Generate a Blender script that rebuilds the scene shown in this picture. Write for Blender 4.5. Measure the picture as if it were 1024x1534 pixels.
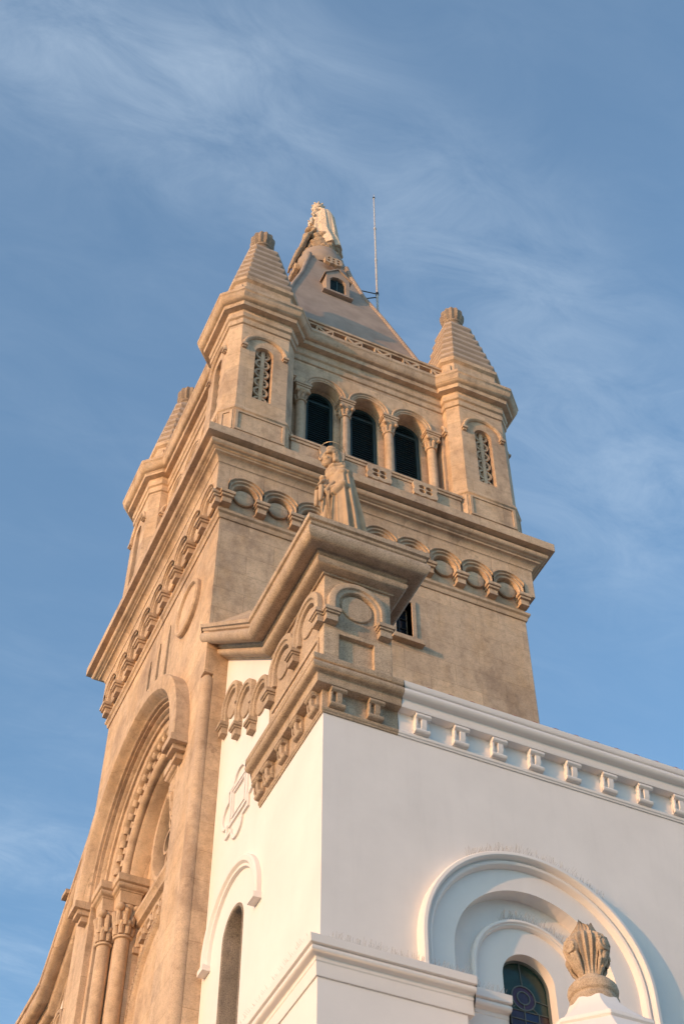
import bpy, bmesh, math, random
from mathutils import Vector, Matrix, Euler
from mathutils.geometry import tessellate_polygon
PI = math.pi
R = math.radians
random.seed(7)
for o in list(bpy.data.objects):
    bpy.data.objects.remove(o)
sc = bpy.context.scene
col = sc.collection

# ------------------------------------------------------------------ camera
YAW, PITCH = 0.42847, 0.88076
CAM = Vector((-5.8638, -13.4453, -13.5956))
GROUND = -15.2
cd = bpy.data.cameras.new('camera')
cam = bpy.data.objects.new('camera', cd)
col.objects.link(cam)
fwd = Vector((math.sin(YAW)*math.cos(PITCH), math.cos(YAW)*math.cos(PITCH), math.sin(PITCH)))
rgt = fwd.cross(Vector((0, 0, 1))).normalized()
up = rgt.cross(fwd)
cam.matrix_world = Matrix(((rgt.x, up.x, -fwd.x, CAM.x), (rgt.y, up.y, -fwd.y, CAM.y),
                           (rgt.z, up.z, -fwd.z, CAM.z), (0, 0, 0, 1)))
cd.sensor_fit = 'VERTICAL'
cd.sensor_height = 36.0
cd.lens = 36.0*2204.9/1534.0
cd.clip_start = 0.1
cd.clip_end = 5000
sc.camera = cam

# ------------------------------------------------------------------ world, sun, exposure
SUN_AZ = R(16.2)      # off the -X axis towards -Y
SUN_EL = R(9.0)
sun_dir = Vector((-math.cos(SUN_AZ)*math.cos(SUN_EL), -math.sin(SUN_AZ)*math.cos(SUN_EL), math.sin(SUN_EL)))
w = bpy.data.worlds.new('World')
sc.world = w
w.use_nodes = True
nt = w.node_tree
nt.nodes.clear()
N = nt.nodes.new
out = N('ShaderNodeOutputWorld')
bg = N('ShaderNodeBackground')
bg.inputs['Strength'].default_value = 0.15
sky = N('ShaderNodeTexSky')
sky.sky_type = 'NISHITA'
sky.sun_disc = False
sky.sun_elevation = SUN_EL
sky.sun_rotation = math.atan2(sun_dir.x, sun_dir.y)
sky.air_density = 1.0
sky.dust_density = 0.9
sky.ozone_density = 3.2
tc = N('ShaderNodeTexCoord')
sep = N('ShaderNodeSeparateXYZ')
nt.links.new(tc.outputs['Generated'], sep.inputs[0])
zc = N('ShaderNodeMath'); zc.operation = 'MAXIMUM'; zc.inputs[1].default_value = 0.06
nt.links.new(sep.outputs[2], zc.inputs[0])
dx = N('ShaderNodeMath'); dx.operation = 'DIVIDE'
dy = N('ShaderNodeMath'); dy.operation = 'DIVIDE'
nt.links.new(sep.outputs[0], dx.inputs[0]); nt.links.new(zc.outputs[0], dx.inputs[1])
nt.links.new(sep.outputs[1], dy.inputs[0]); nt.links.new(zc.outputs[0], dy.inputs[1])
cmb = N('ShaderNodeCombineXYZ')
nt.links.new(dx.outputs[0], cmb.inputs[0]); nt.links.new(dy.outputs[0], cmb.inputs[1])
def wm(op, p, q=0.0, clamp=False):
    m = N('ShaderNodeMath'); m.operation = op; m.use_clamp = clamp
    for i, v in enumerate((p, q)):
        if isinstance(v, (int, float)):
            m.inputs[i].default_value = v
        else:
            nt.links.new(v, m.inputs[i])
    return m.outputs[0]
def wnoise(rot, scale, size, detail, rough, dist):
    mp = N('ShaderNodeMapping')
    mp.inputs['Rotation'].default_value = (0, 0, R(rot))
    mp.inputs['Scale'].default_value = (*scale, 1)
    nt.links.new(cmb.outputs[0], mp.inputs[0])
    n = N('ShaderNodeTexNoise'); n.inputs['Scale'].default_value = size
    n.inputs['Detail'].default_value = detail; n.inputs['Roughness'].default_value = rough
    n.inputs['Distortion'].default_value = dist
    nt.links.new(mp.outputs[0], n.inputs['Vector'])
    return n.outputs['Fac']
def bank(cx, cy, rx, ry, rot):
    # a soft oval bank of cirrus in the cloud layer
    mp = N('ShaderNodeMapping'); mp.vector_type = 'TEXTURE'
    mp.inputs['Location'].default_value = (cx, cy, 0)
    mp.inputs['Rotation'].default_value = (0, 0, R(rot))
    mp.inputs['Scale'].default_value = (rx, ry, 1)
    nt.links.new(cmb.outputs[0], mp.inputs[0])
    ln = N('ShaderNodeVectorMath'); ln.operation = 'LENGTH'
    nt.links.new(mp.outputs[0], ln.inputs[0])
    r = N('ShaderNodeMapRange'); r.interpolation_type = 'SMOOTHSTEP'
    r.inputs['From Min'].default_value = 1.0; r.inputs['From Max'].default_value = 0.0
    nt.links.new(ln.outputs['Value'], r.inputs['Value'])
    return r.outputs[0]
fine = wm('MULTIPLY', wm('SUBTRACT', wnoise(38, (1.0, 2.0), 9.0, 10, 0.66, 0.7), 0.30), 2.1, True)
soft = wm('MULTIPLY', wm('SUBTRACT', wnoise(20, (1.0, 1.6), 3.2, 5, 0.55, 0.3), 0.34), 2.4, True)
low = wm('MULTIPLY', wm('SUBTRACT', wnoise(65, (0.5, 2.4), 3.0, 8, 0.6, 0.4), 0.40), 2.2, True)
banks = wm('ADD', wm('MULTIPLY', bank(0.06, 0.435, 0.34, 0.13, 5), 1.0), wm('MULTIPLY', bank(0.36, 0.49, 0.24, 0.15, 25), 0.60))
banks = wm('ADD', banks, wm('MULTIPLY', bank(0.56, 0.62, 0.24, 0.20, 40), 0.75))
banks = wm('ADD', banks, wm('MULTIPLY', low, wm('MULTIPLY', bank(0.30, 1.50, 0.55, 0.6, 0), 1.5)))
cl = wm('MULTIPLY', banks, wm('ADD', wm('MULTIPLY', fine, 0.23), wm('MULTIPLY', soft, 0.13)))
cl = wm('ADD', cl, wm('MULTIPLY', wm('MULTIPLY', fine, soft), 0.10))
cl = wm('ADD', cl, 0.078, True)
gain = N('ShaderNodeMix'); gain.data_type = 'RGBA'; gain.blend_type = 'MULTIPLY'
gain.inputs['Factor'].default_value = 1.0
gain.inputs['B'].default_value = (1.03, 1.15, 1.09, 1)
nt.links.new(sky.outputs[0], gain.inputs['A'])
mix = N('ShaderNodeMix'); mix.data_type = 'RGBA'
mix.inputs['B'].default_value = (2.9, 3.35, 3.8, 1)
nt.links.new(cl, mix.inputs['Factor'])
nt.links.new(gain.outputs['Result'], mix.inputs['A'])
nt.links.new(mix.outputs['Result'], bg.inputs['Color'])
nt.links.new(bg.outputs[0], out.inputs[0])

sl = bpy.data.lights.new('sun', 'SUN')
sl.energy = 2.6
sl.color = (0.60, 0.30, 0.13)
sl.angle = R(0.6)
sun = bpy.data.objects.new('sun', sl)
col.objects.link(sun)
sun.rotation_euler = sun_dir.to_track_quat('Z', 'Y').to_euler()
sun.location = (-40, -10, 30)
vs = sc.view_settings
vs.view_transform = 'Standard'
vs.look = 'None'
vs.exposure = 1.03
vs.gamma = 1.0

# ------------------------------------------------------------------ materials
def newmat(name):
    m = bpy.data.materials.new(name)
    m.use_nodes = True
    return m, m.node_tree, m.node_tree.nodes['Principled BSDF']

def ramp(t, fac, stops):
    r = t.nodes.new('ShaderNodeValToRGB')
    e = r.color_ramp.elements
    while len(e) < len(stops):
        e.new(0.5)
    for el, (p, c) in zip(e, stops):
        el.position = p
        el.color = (c[0], c[1], c[2], 1)
    t.links.new(fac, r.inputs[0])
    return r.outputs[0]

def noise(t, vec, scale, detail=4, rough=0.55):
    n = t.nodes.new('ShaderNodeTexNoise')
    n.inputs['Scale'].default_value = scale
    n.inputs['Detail'].default_value = detail
    n.inputs['Roughness'].default_value = rough
    t.links.new(vec, n.inputs['Vector'])
    return n.outputs['Fac']

def mixc(t, fac, a, b, mode='MIX'):
    m = t.nodes.new('ShaderNodeMix')
    m.data_type = 'RGBA'
    m.blend_type = mode
    for s, v in (('Factor', fac), ('A', a), ('B', b)):
        if isinstance(v, (int, float)):
            m.inputs[s].default_value = v
        elif isinstance(v, tuple):
            m.inputs[s].default_value = (*v, 1)
        else:
            t.links.new(v, m.inputs[s])
    return m.outputs['Result']

def mapping(t, vec, scale):
    m = t.nodes.new('ShaderNodeMapping')
    m.inputs['Scale'].default_value = scale
    t.links.new(vec, m.inputs[0])
    return m.outputs[0]

def math_(t, op, a, b):
    m = t.nodes.new('ShaderNodeMath')
    m.operation = op
    for i, v in enumerate((a, b)):
        if isinstance(v, (int, float)):
            m.inputs[i].default_value = v
        else:
            t.links.new(v, m.inputs[i])
    return m.outputs[0]

def stone(name, light, mid, dark, speck=0.22, joints=True, stain=0.85, bw=1.1, bh=0.54):
    m, t, b = newmat(name)
    g = t.nodes.new('ShaderNodeNewGeometry')
    pos = g.outputs['Position']
    big = noise(t, pos, 0.55, 6, 0.6)
    c = ramp(t, big, [(0.34, mid), (0.50, light), (0.64, mid)])
    # rusty and grey weather patches with a shape of their own
    patch = noise(t, mapping(t, pos, (1.0, 1.0, 0.45)), 1.6, 8, 0.68)
    pf = ramp(t, patch, [(0.50, (0, 0, 0)), (0.68, (stain,)*3)])
    c = mixc(t, pf, c, dark)
    streak = noise(t, mapping(t, pos, (5.0, 5.0, 0.35)), 1.0, 5, 0.6)
    sf = ramp(t, streak, [(0.55, (0, 0, 0)), (0.78, (stain*0.55,)*3)])
    c = mixc(t, sf, c, dark)
    ochre = ramp(t, noise(t, mapping(t, pos, (1.3, 1.3, 0.6)), 1.1, 7, 0.65), [(0.48, (0, 0, 0)), (0.7, (0.55*stain,)*3)])
    c = mixc(t, ochre, c, (mid[0]*1.05, mid[1]*0.92, mid[2]*0.70))
    # fine mottling and small dark pits, the way old granite weathers
    mot = ramp(t, noise(t, pos, 5.5, 9, 0.72), [(0.34, (0.80, 0.785, 0.77)), (0.5, (1, 1, 1)), (0.66, (1.12, 1.10, 1.07))])
    c = mixc(t, 0.9, c, mot, 'MULTIPLY')
    crust = ramp(t, noise(t, mapping(t, pos, (1.0, 1.0, 0.7)), 3.1, 10, 0.75), [(0.60, (0, 0, 0)), (0.70, (0.75*stain,)*3)])
    c = mixc(t, crust, c, (dark[0]*0.62, dark[1]*0.62, dark[2]*0.62))
    height = noise(t, pos, 55, 3, 0.6)
    fine = noise(t, pos, 62, 3, 0.75)
    sp = ramp(t, fine, [(0.36, (1-speck,)*3), (0.5, (1, 1, 1)), (0.66, (1+speck*0.4,)*3)])
    c = mixc(t, 1.0, c, sp, 'MULTIPLY')
    if joints:
        s = t.nodes.new('ShaderNodeSeparateXYZ')
        t.links.new(pos, s.inputs[0])
        u = math_(t, 'ADD', s.outputs[0], s.outputs[1])
        cb = t.nodes.new('ShaderNodeCombineXYZ')
        t.links.new(u, cb.inputs[0])
        t.links.new(s.outputs[2], cb.inputs[1])
        br = t.nodes.new('ShaderNodeTexBrick')
        br.inputs['Scale'].default_value = 1.0
        br.inputs['Brick Width'].default_value = bw
        br.inputs['Row Height'].default_value = bh
        br.inputs['Mortar Size'].default_value = 0.008
        br.inputs['Mortar Smooth'].default_value = 0.3
        br.inputs['Color1'].default_value = (0.84, 0.84, 0.86, 1)
        br.inputs['Color2'].default_value = (1.12, 1.10, 1.06, 1)
        br.inputs['Mortar'].default_value = (0.76, 0.73, 0.69, 1)
        t.links.new(cb.outputs[0], br.inputs['Vector'])
        c = mixc(t, 0.85, c, br.outputs['Color'], 'MULTIPLY')
    t.links.new(c, b.inputs['Base Color'])
    b.inputs['Roughness'].default_value = 0.88
    b.inputs['Specular IOR Level'].default_value = 0.25
    bp = t.nodes.new('ShaderNodeBump')
    bp.inputs['Strength'].default_value = 0.35
    bp.inputs['Distance'].default_value = 0.012
    hh = math_(t, 'ADD', height, math_(t, 'MULTIPLY', patch, 1.4))
    t.links.new(hh, bp.inputs['Height'])
    bv = t.nodes.new('ShaderNodeBevel')
    bv.samples = 4
    bv.inputs['Radius'].default_value = 0.018
    t.links.new(bv.outputs[0], bp.inputs['Normal'])
    t.links.new(bp.outputs[0], b.inputs['Normal'])
    return m

def plain(name, c, rough=0.6, var=0.08, scale=3.0, metal=0.0, bump=0.1, streak=0.0, bevel=0.0):
    m, t, b = newmat(name)
    g = t.nodes.new('ShaderNodeNewGeometry')
    pos = g.outputs['Position']
    n = noise(t, pos, scale, 6, 0.6)
    lo = tuple(x*(1-var) for x in c); hi = tuple(min(1, x*(1+var)) for x in c)
    cc = ramp(t, n, [(0.3, lo), (0.7, hi)])
    if streak:
        s = noise(t, mapping(t, pos, (4.0, 4.0, 0.3)), 1.0, 6, 0.65)
        sf = ramp(t, s, [(0.52, (0, 0, 0)), (0.8, (streak,)*3)])
        cc = mixc(t, sf, cc, tuple(x*0.55 for x in c))
    t.links.new(cc, b.inputs['Base Color'])
    b.inputs['Roughness'].default_value = rough
    b.inputs['Metallic'].default_value = metal
    b.inputs['Specular IOR Level'].default_value = 0.3
    bp = t.nodes.new('ShaderNodeBump')
    bp.inputs['Strength'].default_value = bump
    bp.inputs['Distance'].default_value = 0.01
    t.links.new(noise(t, pos, scale*9, 5, 0.65), bp.inputs['Height'])
    if bevel:
        bv = t.nodes.new('ShaderNodeBevel')
        bv.samples = 4
        bv.inputs['Radius'].default_value = bevel
        t.links.new(bv.outputs[0], bp.inputs['Normal'])
    t.links.new(bp.outputs[0], b.inputs['Normal'])
    return m

M = {}
M['stone'] = stone('warm_granite', (0.64, 0.48, 0.34), (0.53, 0.39, 0.275), (0.35, 0.25, 0.18))
M['trim'] = stone('carved_granite', (0.62, 0.465, 0.33), (0.53, 0.39, 0.275), (0.35, 0.25, 0.18), joints=True, bw=1.25, bh=9.0)
M['grey'] = stone('grey_granite', (0.56, 0.43, 0.31), (0.47, 0.36, 0.26), (0.30, 0.225, 0.165), speck=0.42, joints=True, bw=1.3, bh=9.0, stain=0.45)
M['wall_grey'] = stone('grey_granite_ashlar', (0.56, 0.43, 0.31), (0.48, 0.365, 0.265), (0.31, 0.235, 0.175), speck=0.40)
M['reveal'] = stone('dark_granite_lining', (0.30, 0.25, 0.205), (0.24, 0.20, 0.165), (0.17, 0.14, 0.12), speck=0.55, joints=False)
M['white'] = plain('white_lime_paint', (0.775, 0.725, 0.69), 0.75, 0.035, 1.3, bump=0.12, streak=0.03, bevel=0.014)
M['whitewall'] = plain('white_wall_paint', (0.775, 0.725, 0.69), 0.75, 0.05, 0.9, bump=0.2, streak=0.10)
M['roof'] = plain('spire_render', (0.35, 0.275, 0.225), 0.8, 0.16, 1.8, bump=0.25, streak=0.25, bevel=0.02)
M['step'] = plain('stepped_render', (0.44, 0.345, 0.275), 0.85, 0.14, 2.0, bump=0.3, streak=0.3, bevel=0.015)
M['green'] = plain('dark_green_paint', (0.022, 0.050, 0.055), 0.5, 0.25, 4.0)
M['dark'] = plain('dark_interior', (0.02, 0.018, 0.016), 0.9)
M['statue'] = plain('pale_statue_stone', (0.66, 0.53, 0.40), 0.85, 0.14, 3.0, bump=0.5, streak=0.3)
M['saint'] = plain('warm_statue_stone', (0.46, 0.325, 0.21), 0.85, 0.16, 4.0, bump=0.4, streak=0.25)
M['rock'] = stone('rough_rock', (0.50, 0.37, 0.25), (0.36, 0.26, 0.18), (0.20, 0.14, 0.10), speck=0.7, joints=False, stain=0.7)
M['metal'] = plain('grey_metal', (0.55, 0.52, 0.49), 0.5, 0.1, 6.0, metal=0.3)
M['brass'] = plain('halo_wire', (0.55, 0.45, 0.30), 0.45, 0.1, 6.0, metal=0.3)
M['iron'] = plain('dark_iron', (0.06, 0.055, 0.05), 0.5, 0.1, 6.0, metal=0.5)
M['spike'] = plain('spike_wire', (0.42, 0.38, 0.35), 0.5, 0.1, 6.0)
M['tile'] = plain('terracotta_tile', (0.34, 0.11, 0.07), 0.8, 0.25, 3.0)
M['ground'] = plain('stone_paving', (0.34, 0.29, 0.24), 0.9, 0.2, 0.8, bump=0.3)
M['urn'] = stone('urn_stone', (0.52, 0.40, 0.29), (0.42, 0.32, 0.23), (0.25, 0.18, 0.13), speck=0.35, joints=False, stain=0.6)
M['finial'] = stone('finial_stone', (0.36, 0.275, 0.205), (0.30, 0.225, 0.165), (0.18, 0.13, 0.095), speck=0.35, joints=False, stain=0.6)
M['lead'] = plain('lead_came', (0.11, 0.125, 0.12), 0.5, 0.1)

def glass(name, c):
    m, t, b = newmat(name)
    g = t.nodes.new('ShaderNodeNewGeometry')
    n = noise(t, g.outputs['Position'], 7, 3)
    t.links.new(ramp(t, n, [(0.3, tuple(x*0.6 for x in c)), (0.7, c)]), b.inputs['Base Color'])
    b.inputs['Roughness'].default_value = 0.18
    bp = t.nodes.new('ShaderNodeBump')
    bp.inputs['Strength'].default_value = 0.15
    t.links.new(noise(t, g.outputs['Position'], 14, 2), bp.inputs['Height'])
    t.links.new(bp.outputs[0], b.inputs['Normal'])
    return m
M['g_green'] = glass('glass_green', (0.012, 0.045, 0.035))
M['g_purple'] = glass('glass_purple', (0.065, 0.025, 0.060))
M['g_blue'] = glass('glass_blue', (0.020, 0.032, 0.085))
M['g_brown'] = glass('glass_brown', (0.055, 0.022, 0.020))
M['g_violet'] = glass('glass_violet', (0.040, 0.028, 0.060))
M['g_dark'] = glass('glass_dark', (0.016, 0.020, 0.032))

# ------------------------------------------------------------------ mesh helpers
class MB:
    def __init__(s):
        s.bm = bmesh.new()
    def v(s, p):
        return s.bm.verts.new(p)
    def face(s, vs_):
        try:
            return s.bm.faces.new(vs_)
        except ValueError:
            return None
    def box(s, x0, x1, y0, y1, z0, z1):
        p = [s.v((x, y, z)) for z in (z0, z1) for y in (y0, y1) for x in (x0, x1)]
        for q in ((0, 2, 3, 1), (4, 5, 7, 6), (0, 1, 5, 4), (2, 6, 7, 3), (0, 4, 6, 2), (1, 3, 7, 5)):
            s.face([p[i] for i in q])
        return s
    def fbox(s, fr, u0, u1, v0, v1, d0, d1):
        p = [s.v(fr(u, v, d)) for d in (d0, d1) for v in (v0, v1) for u in (u0, u1)]
        for q in ((0, 2, 3, 1), (4, 5, 7, 6), (0, 1, 5, 4), (2, 6, 7, 3), (0, 4, 6, 2), (1, 3, 7, 5)):
            s.face([p[i] for i in q])
        return s
    def prism(s, fr, outer, d0, d1, holes=(), back=True):
        polys = [outer] + list(holes)
        flat = [p for pl in polys for p in pl]
        tris = tessellate_polygon([[Vector((a, b, 0)) for a, b in pl] for pl in polys])
        A = [s.v(fr(a, b, d1)) for a, b in flat]
        B = [s.v(fr(a, b, d0)) for a, b in flat]
        for t in tris:
            s.face([A[i] for i in t])
            if back:
                s.face([B[i] for i in reversed(t)])
        k = 0
        for pl in polys:
            n = len(pl)
            for i in range(n):
                j = (i+1) % n
                s.face([A[k+i], A[k+j], B[k+j], B[k+i]])
            k += n
        return s
    def arch(s, fr, cu, cv, prof, a0=0.0, a1=PI, n=28, leg=(0, 0), ulim=None, closed=True):
        st = []
        def uv(a, r):
            u, v = cu+r*math.cos(a), cv+r*math.sin(a)
            if ulim is not None:
                u = max(cu-ulim, min(cu+ulim, u))
            return u, v
        if leg[0]:
            st.append([fr(uv(a0, r)[0], uv(a0, r)[1]-leg[0], d) for r, d in prof])
        for i in range(n+1):
            a = a0+(a1-a0)*i/n
            st.append([fr(*uv(a, r), d) for r, d in prof])
        if leg[1]:
            st.append([fr(uv(a1, r)[0], uv(a1, r)[1]-leg[1], d) for r, d in prof])
        full = abs(a1-a0-2*PI) < 1e-6
        return s.strips(st, closed, caps=closed and not full, loop=full)
    def strips(s, st, closed=True, caps=True, loop=False):
        if loop:
            st = st[:-1]
        V = [[s.v(p) for p in row] for row in st]
        m = len(V[0])
        rows = len(V)
        for i in range(rows if loop else rows-1):
            j = (i+1) % rows
            for k in range(m if closed else m-1):
                l = (k+1) % m
                s.face([V[i][k], V[i][l], V[j][l], V[j][k]])
        if caps:
            for row in (V[0], V[-1]):
                f = s.face(row)
                if f:
                    bmesh.ops.triangulate(s.bm, faces=[f])
        return s
    def sweep(s, path, prof, closed=False):
        """profile (e, z) along a plan path; outside is on the right of travel"""
        P = [Vector(p if len(p) == 3 else (*p, 0)) for p in path]
        n = len(P)
        st = []
        for i in range(n):
            def rn(a, b):
                d = Vector((b.x-a.x, b.y-a.y, 0)).normalized()
                return Vector((d.y, -d.x, 0))
            if closed or 0 < i < n-1:
                na = rn(P[i-1], P[i]); nb = rn(P[i], P[(i+1) % n])
                mm = (na+nb)
                mm = mm/max(0.2, (1+na.dot(nb)))
            elif i == 0:
                mm = rn(P[0], P[1])
            else:
                mm = rn(P[-2], P[-1])
            st.append([P[i]+mm*e+Vector((0, 0, z)) for e, z in prof])
        if closed:
            st.append(st[0])
        return s.strips(st, True, caps=not closed, loop=closed)
    def lathe(s, prof, c=(0, 0, 0), n=24, caps=True):
        st = []
        for i in range(n):
            a = 2*PI*i/n
            st.append([(c[0]+r*math.cos(a), c[1]+r*math.sin(a), c[2]+z) for r, z in prof])
        V = [[s.v(p) for p in row] for row in st]
        for i in range(n):
            j = (i+1) % n
            for k in range(len(prof)-1):
                s.face([V[i][k], V[j][k], V[j][k+1], V[i][k+1]])
        if caps:
            s.face([V[i][0] for i in reversed(range(n))])
            s.face([V[i][-1] for i in range(n)])
        return s
    def rings(s, rings_, caps=True):
        V = [[s.v(p) for p in r] for r in rings_]
        n = len(V[0])
        for i in range(len(V)-1):
            for k in range(n):
                l = (k+1) % n
                s.face([V[i][k], V[i][l], V[i+1][l], V[i+1][k]])
        if caps:
            s.face(list(reversed(V[0]))); s.face(V[-1])
        return s
    def tube(s, pts, rads, n=10):
        pts = [Vector(p) for p in pts]
        if isinstance(rads, (int, float)):
            rads = [rads]*len(pts)
        rr = []
        for i, p in enumerate(pts):
            d = (pts[min(i+1, len(pts)-1)]-pts[max(i-1, 0)]).normalized()
            a = d.cross(Vector((0, 0, 1)) if abs(d.z) < 0.9 else Vector((1, 0, 0))).normalized()
            b = d.cross(a)
            rr.append([p+(a*math.cos(2*PI*k/n)+b*math.sin(2*PI*k/n))*rads[i] for k in range(n)])
        return s.rings(rr)
    def ball(s, c, r, rot=None, seg=16):
        if isinstance(r, (int, float)):
            r = (r, r, r)
        m = Matrix.Translation(c) @ (Euler(rot).to_matrix().to_4x4() if rot else Matrix()) @ Matrix.Diagonal((*r, 1))
        bmesh.ops.create_uvsphere(s.bm, u_segments=seg, v_segments=max(8, seg//2), radius=1, matrix=m)
        return s
    def limb(s, pts, rads, n=12):
        s.tube(pts, rads, n)
        for p, r in zip(pts, rads):
            s.ball(p, r*1.0, seg=12)
        return s
    def build(s, name, mat, parent=None, smooth=38, loc=None, remesh=None):
        bmesh.ops.recalc_face_normals(s.bm, faces=s.bm.faces[:])
        if smooth:
            lim = R(smooth)
            for f in s.bm.faces:
                f.smooth = True
            for e in s.bm.edges:
                e.smooth = e.is_manifold and e.calc_face_angle(0) < lim
        me = bpy.data.meshes.new(name)
        s.bm.to_mesh(me); s.bm.free()
        me.materials.append(mat)
        o = bpy.data.objects.new(name, me)
        col.objects.link(o)
        if loc is not None:
            o.location = loc
        if parent is not None:
            adopt(o, parent)
        if remesh:
            md = o.modifiers.new('weld', 'REMESH')
            md.mode = 'VOXEL'; md.voxel_size = remesh; md.use_smooth_shade = True
            sm = o.modifiers.new('soften', 'SMOOTH')
            sm.factor = 0.4; sm.iterations = 1
        return o

def world_off(o):
    p = Vector((0, 0, 0))
    while o is not None:
        p += o.location
        o = o.parent
    return p

def adopt(o, parent):
    """vertices and location stay in world units; store them relative to the parent (parents only translate)"""
    off = world_off(parent)
    o.parent = parent
    o.location = o.location - off

def tag(o, label=None, cat=None, group=None, kind=None):
    for k, v in (('label', label), ('category', cat), ('group', group), ('kind', kind)):
        if v:
            o[k] = v
    return o

def thing(name, label, cat, loc=(0, 0, 0), group=None):
    o = bpy.data.objects.new(name, None)
    o.empty_display_size = 0.3
    col.objects.link(o)
    o.location = loc
    return tag(o, label, cat, group)

def copy_tree(o, parent, loc=None, rot=None):
    c = o.copy()
    col.objects.link(c)
    c.parent = parent
    if loc is not None:
        c.location = loc
    if rot is not None:
        c.rotation_euler = rot
    for ch in [k for k in bpy.data.objects if k.parent is o]:
        copy_tree(ch, c)
    return c

def side(y0):
    return lambda u, v, d: (u, y0-d, v)
def front(x0):
    return lambda u, v, d: (x0-d, u, v)
def arcp(cx, cz, r, a0, a1, n=8, rz=None):
    rz = rz or r
    return [(cx+r*math.cos(R(a0+(a1-a0)*i/n)), cz+rz*math.sin(R(a0+(a1-a0)*i/n))) for i in range(n+1)]
def archpoly(cu, cv, r, vb, n=24):
    """arched opening outline, from the lower left round to the lower right"""
    return [(cu+r, vb)] + [(cu+r*math.cos(PI*i/n), cv+r*math.sin(PI*i/n)) for i in range(n+1)] + [(cu-r, vb)]

# ------------------------------------------------------------------ ground
g = MB()
g.box(-900, 900, -900, 900, GROUND-0.5, GROUND)
tag(g.build('ground', M['ground'], None, 0), kind='structure')

# ================================================================== TOWER
X0, X1, Y0, Y1 = -0.415, 6.365, 4.2, 10.86
CX, CY = 2.975, 7.53
tower = thing('bell_tower', 'tall warm granite bell tower with four corner turrets, great arch and pyramid spire', 'tower', (CX, CY, GROUND))
ZS = 8.43      # underside of the string course
AR, AZ = 2.33, 3.35   # great arch
fr, sd = front(X0), side(Y0)

# body: front wall with the great arch cut out, side walls, back wall
b = MB()
arc = [(CY-AR, GROUND)] + [(CY+AR*math.cos(PI-PI*i/48), AZ+AR*math.sin(PI-PI*i/48)) for i in range(49)] + [(CY+AR, GROUND)]
outer = [(Y0+0.17, GROUND)] + arc + [(Y1-0.17, GROUND), (Y1-0.17, 4.28), (Y1, 4.28), (Y1, ZS+0.1), (Y0, ZS+0.1), (Y0, 4.28), (Y0+0.17, 4.28)]
# slit niches over the arch
slits = []
for yy in (6.78, 7.36, 7.94):
    slits.append([(yy-0.09, 6.2), (yy+0.09, 6.2), (yy+0.09, 7.6), (yy+0.03, 7.85), (yy-0.03, 7.85), (yy-0.09, 7.6)])
b.prism(fr, outer, -1.3, 0, holes=slits)
# side wall with one small window
win = [(3.34, 6.72), (3.70, 6.72), (3.70, 7.80), (3.34, 7.80)]
b.prism(sd, [(X0+1.301, GROUND), (X1, GROUND), (X1, ZS+0.1), (X0+1.301, ZS+0.1)], -0.6, 0, holes=[win])
b.box(X0+0.17, X0+1.30, Y0+0.001, Y0+0.169, GROUND, 4.279)
b.box(X0+0.17, X0+1.30, Y1-0.169, Y1-0.001, GROUND, 4.279)
b.box(X0+1.301, X1, Y1-0.6, Y1, GROUND, ZS+0.1)
b.box(X1-0.6, X1-0.001, Y0+0.601, Y1-0.601, GROUND, ZS+0.1)
b.build('tower_wall', M['stone'], tower, 0)
# dark backing in the slits
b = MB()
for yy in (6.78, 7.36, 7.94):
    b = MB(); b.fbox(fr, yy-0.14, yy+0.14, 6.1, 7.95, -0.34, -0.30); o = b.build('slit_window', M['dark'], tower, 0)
# corner shafts of the lower tower
for yy in (Y0+0.105, Y1-0.105):
    b = MB(); b.lathe([(0.118, 0), (0.118, 4.17-GROUND), (0.06, 4.27-GROUND)], (X0+0.10, yy, GROUND), 24)
    b.build('corner_shaft', M['trim'], tower)
# round medallions
for yy in (5.53,):
    b = MB(); b.arch(fr, yy, 7.13, [(0.60, -0.02), (0.60, 0.07), (0.57, 0.10), (0.53, 0.10), (0.50, 0.06), (0.50, -0.02)], 0, 2*PI, 40)
    m_ = b.build('round_medallion', M['trim'], tower)
    b = MB(); b.prism(fr, [(yy+0.499*math.cos(2*PI*i/40), 7.13+0.499*math.sin(2*PI*i/40)) for i in range(40)], -0.01, 0.045)
    b.build('medallion_disc', M['stone'], m_)
# small window on the side wall
b = MB()
b.fbox(sd, 3.26, 3.34, 6.72, 7.88, -0.2, 0.03); b.fbox(sd, 3.70, 3.79, 6.72, 7.88, -0.2, 0.03); b.fbox(sd, 3.3401, 3.6999, 7.80, 7.88, -0.2, 0.03)
wf = b.build('side_window', M['stone'], tower, 0)
b = MB(); b.fbox(sd, 3.22, 3.90, 6.60, 6.718, -0.1, 0.13); b.build('window_sill', M['trim'], wf, 0)
b = MB(); b.fbox(sd, 3.35, 3.69, 6.73, 7.79, -0.26, -0.23); b.build('window_pane', M['g_dark'], wf, 0)
b = MB(); b.fbox(sd, 3.505, 3.535, 6.73, 7.79, -0.228, -0.20)
for zz in (6.98, 7.24, 7.5):
    b.fbox(sd, 3.351, 3.689, zz, zz+0.02, -0.227, -0.205)
b.build('glazing_bar', M['iron'], wf, 0)

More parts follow.
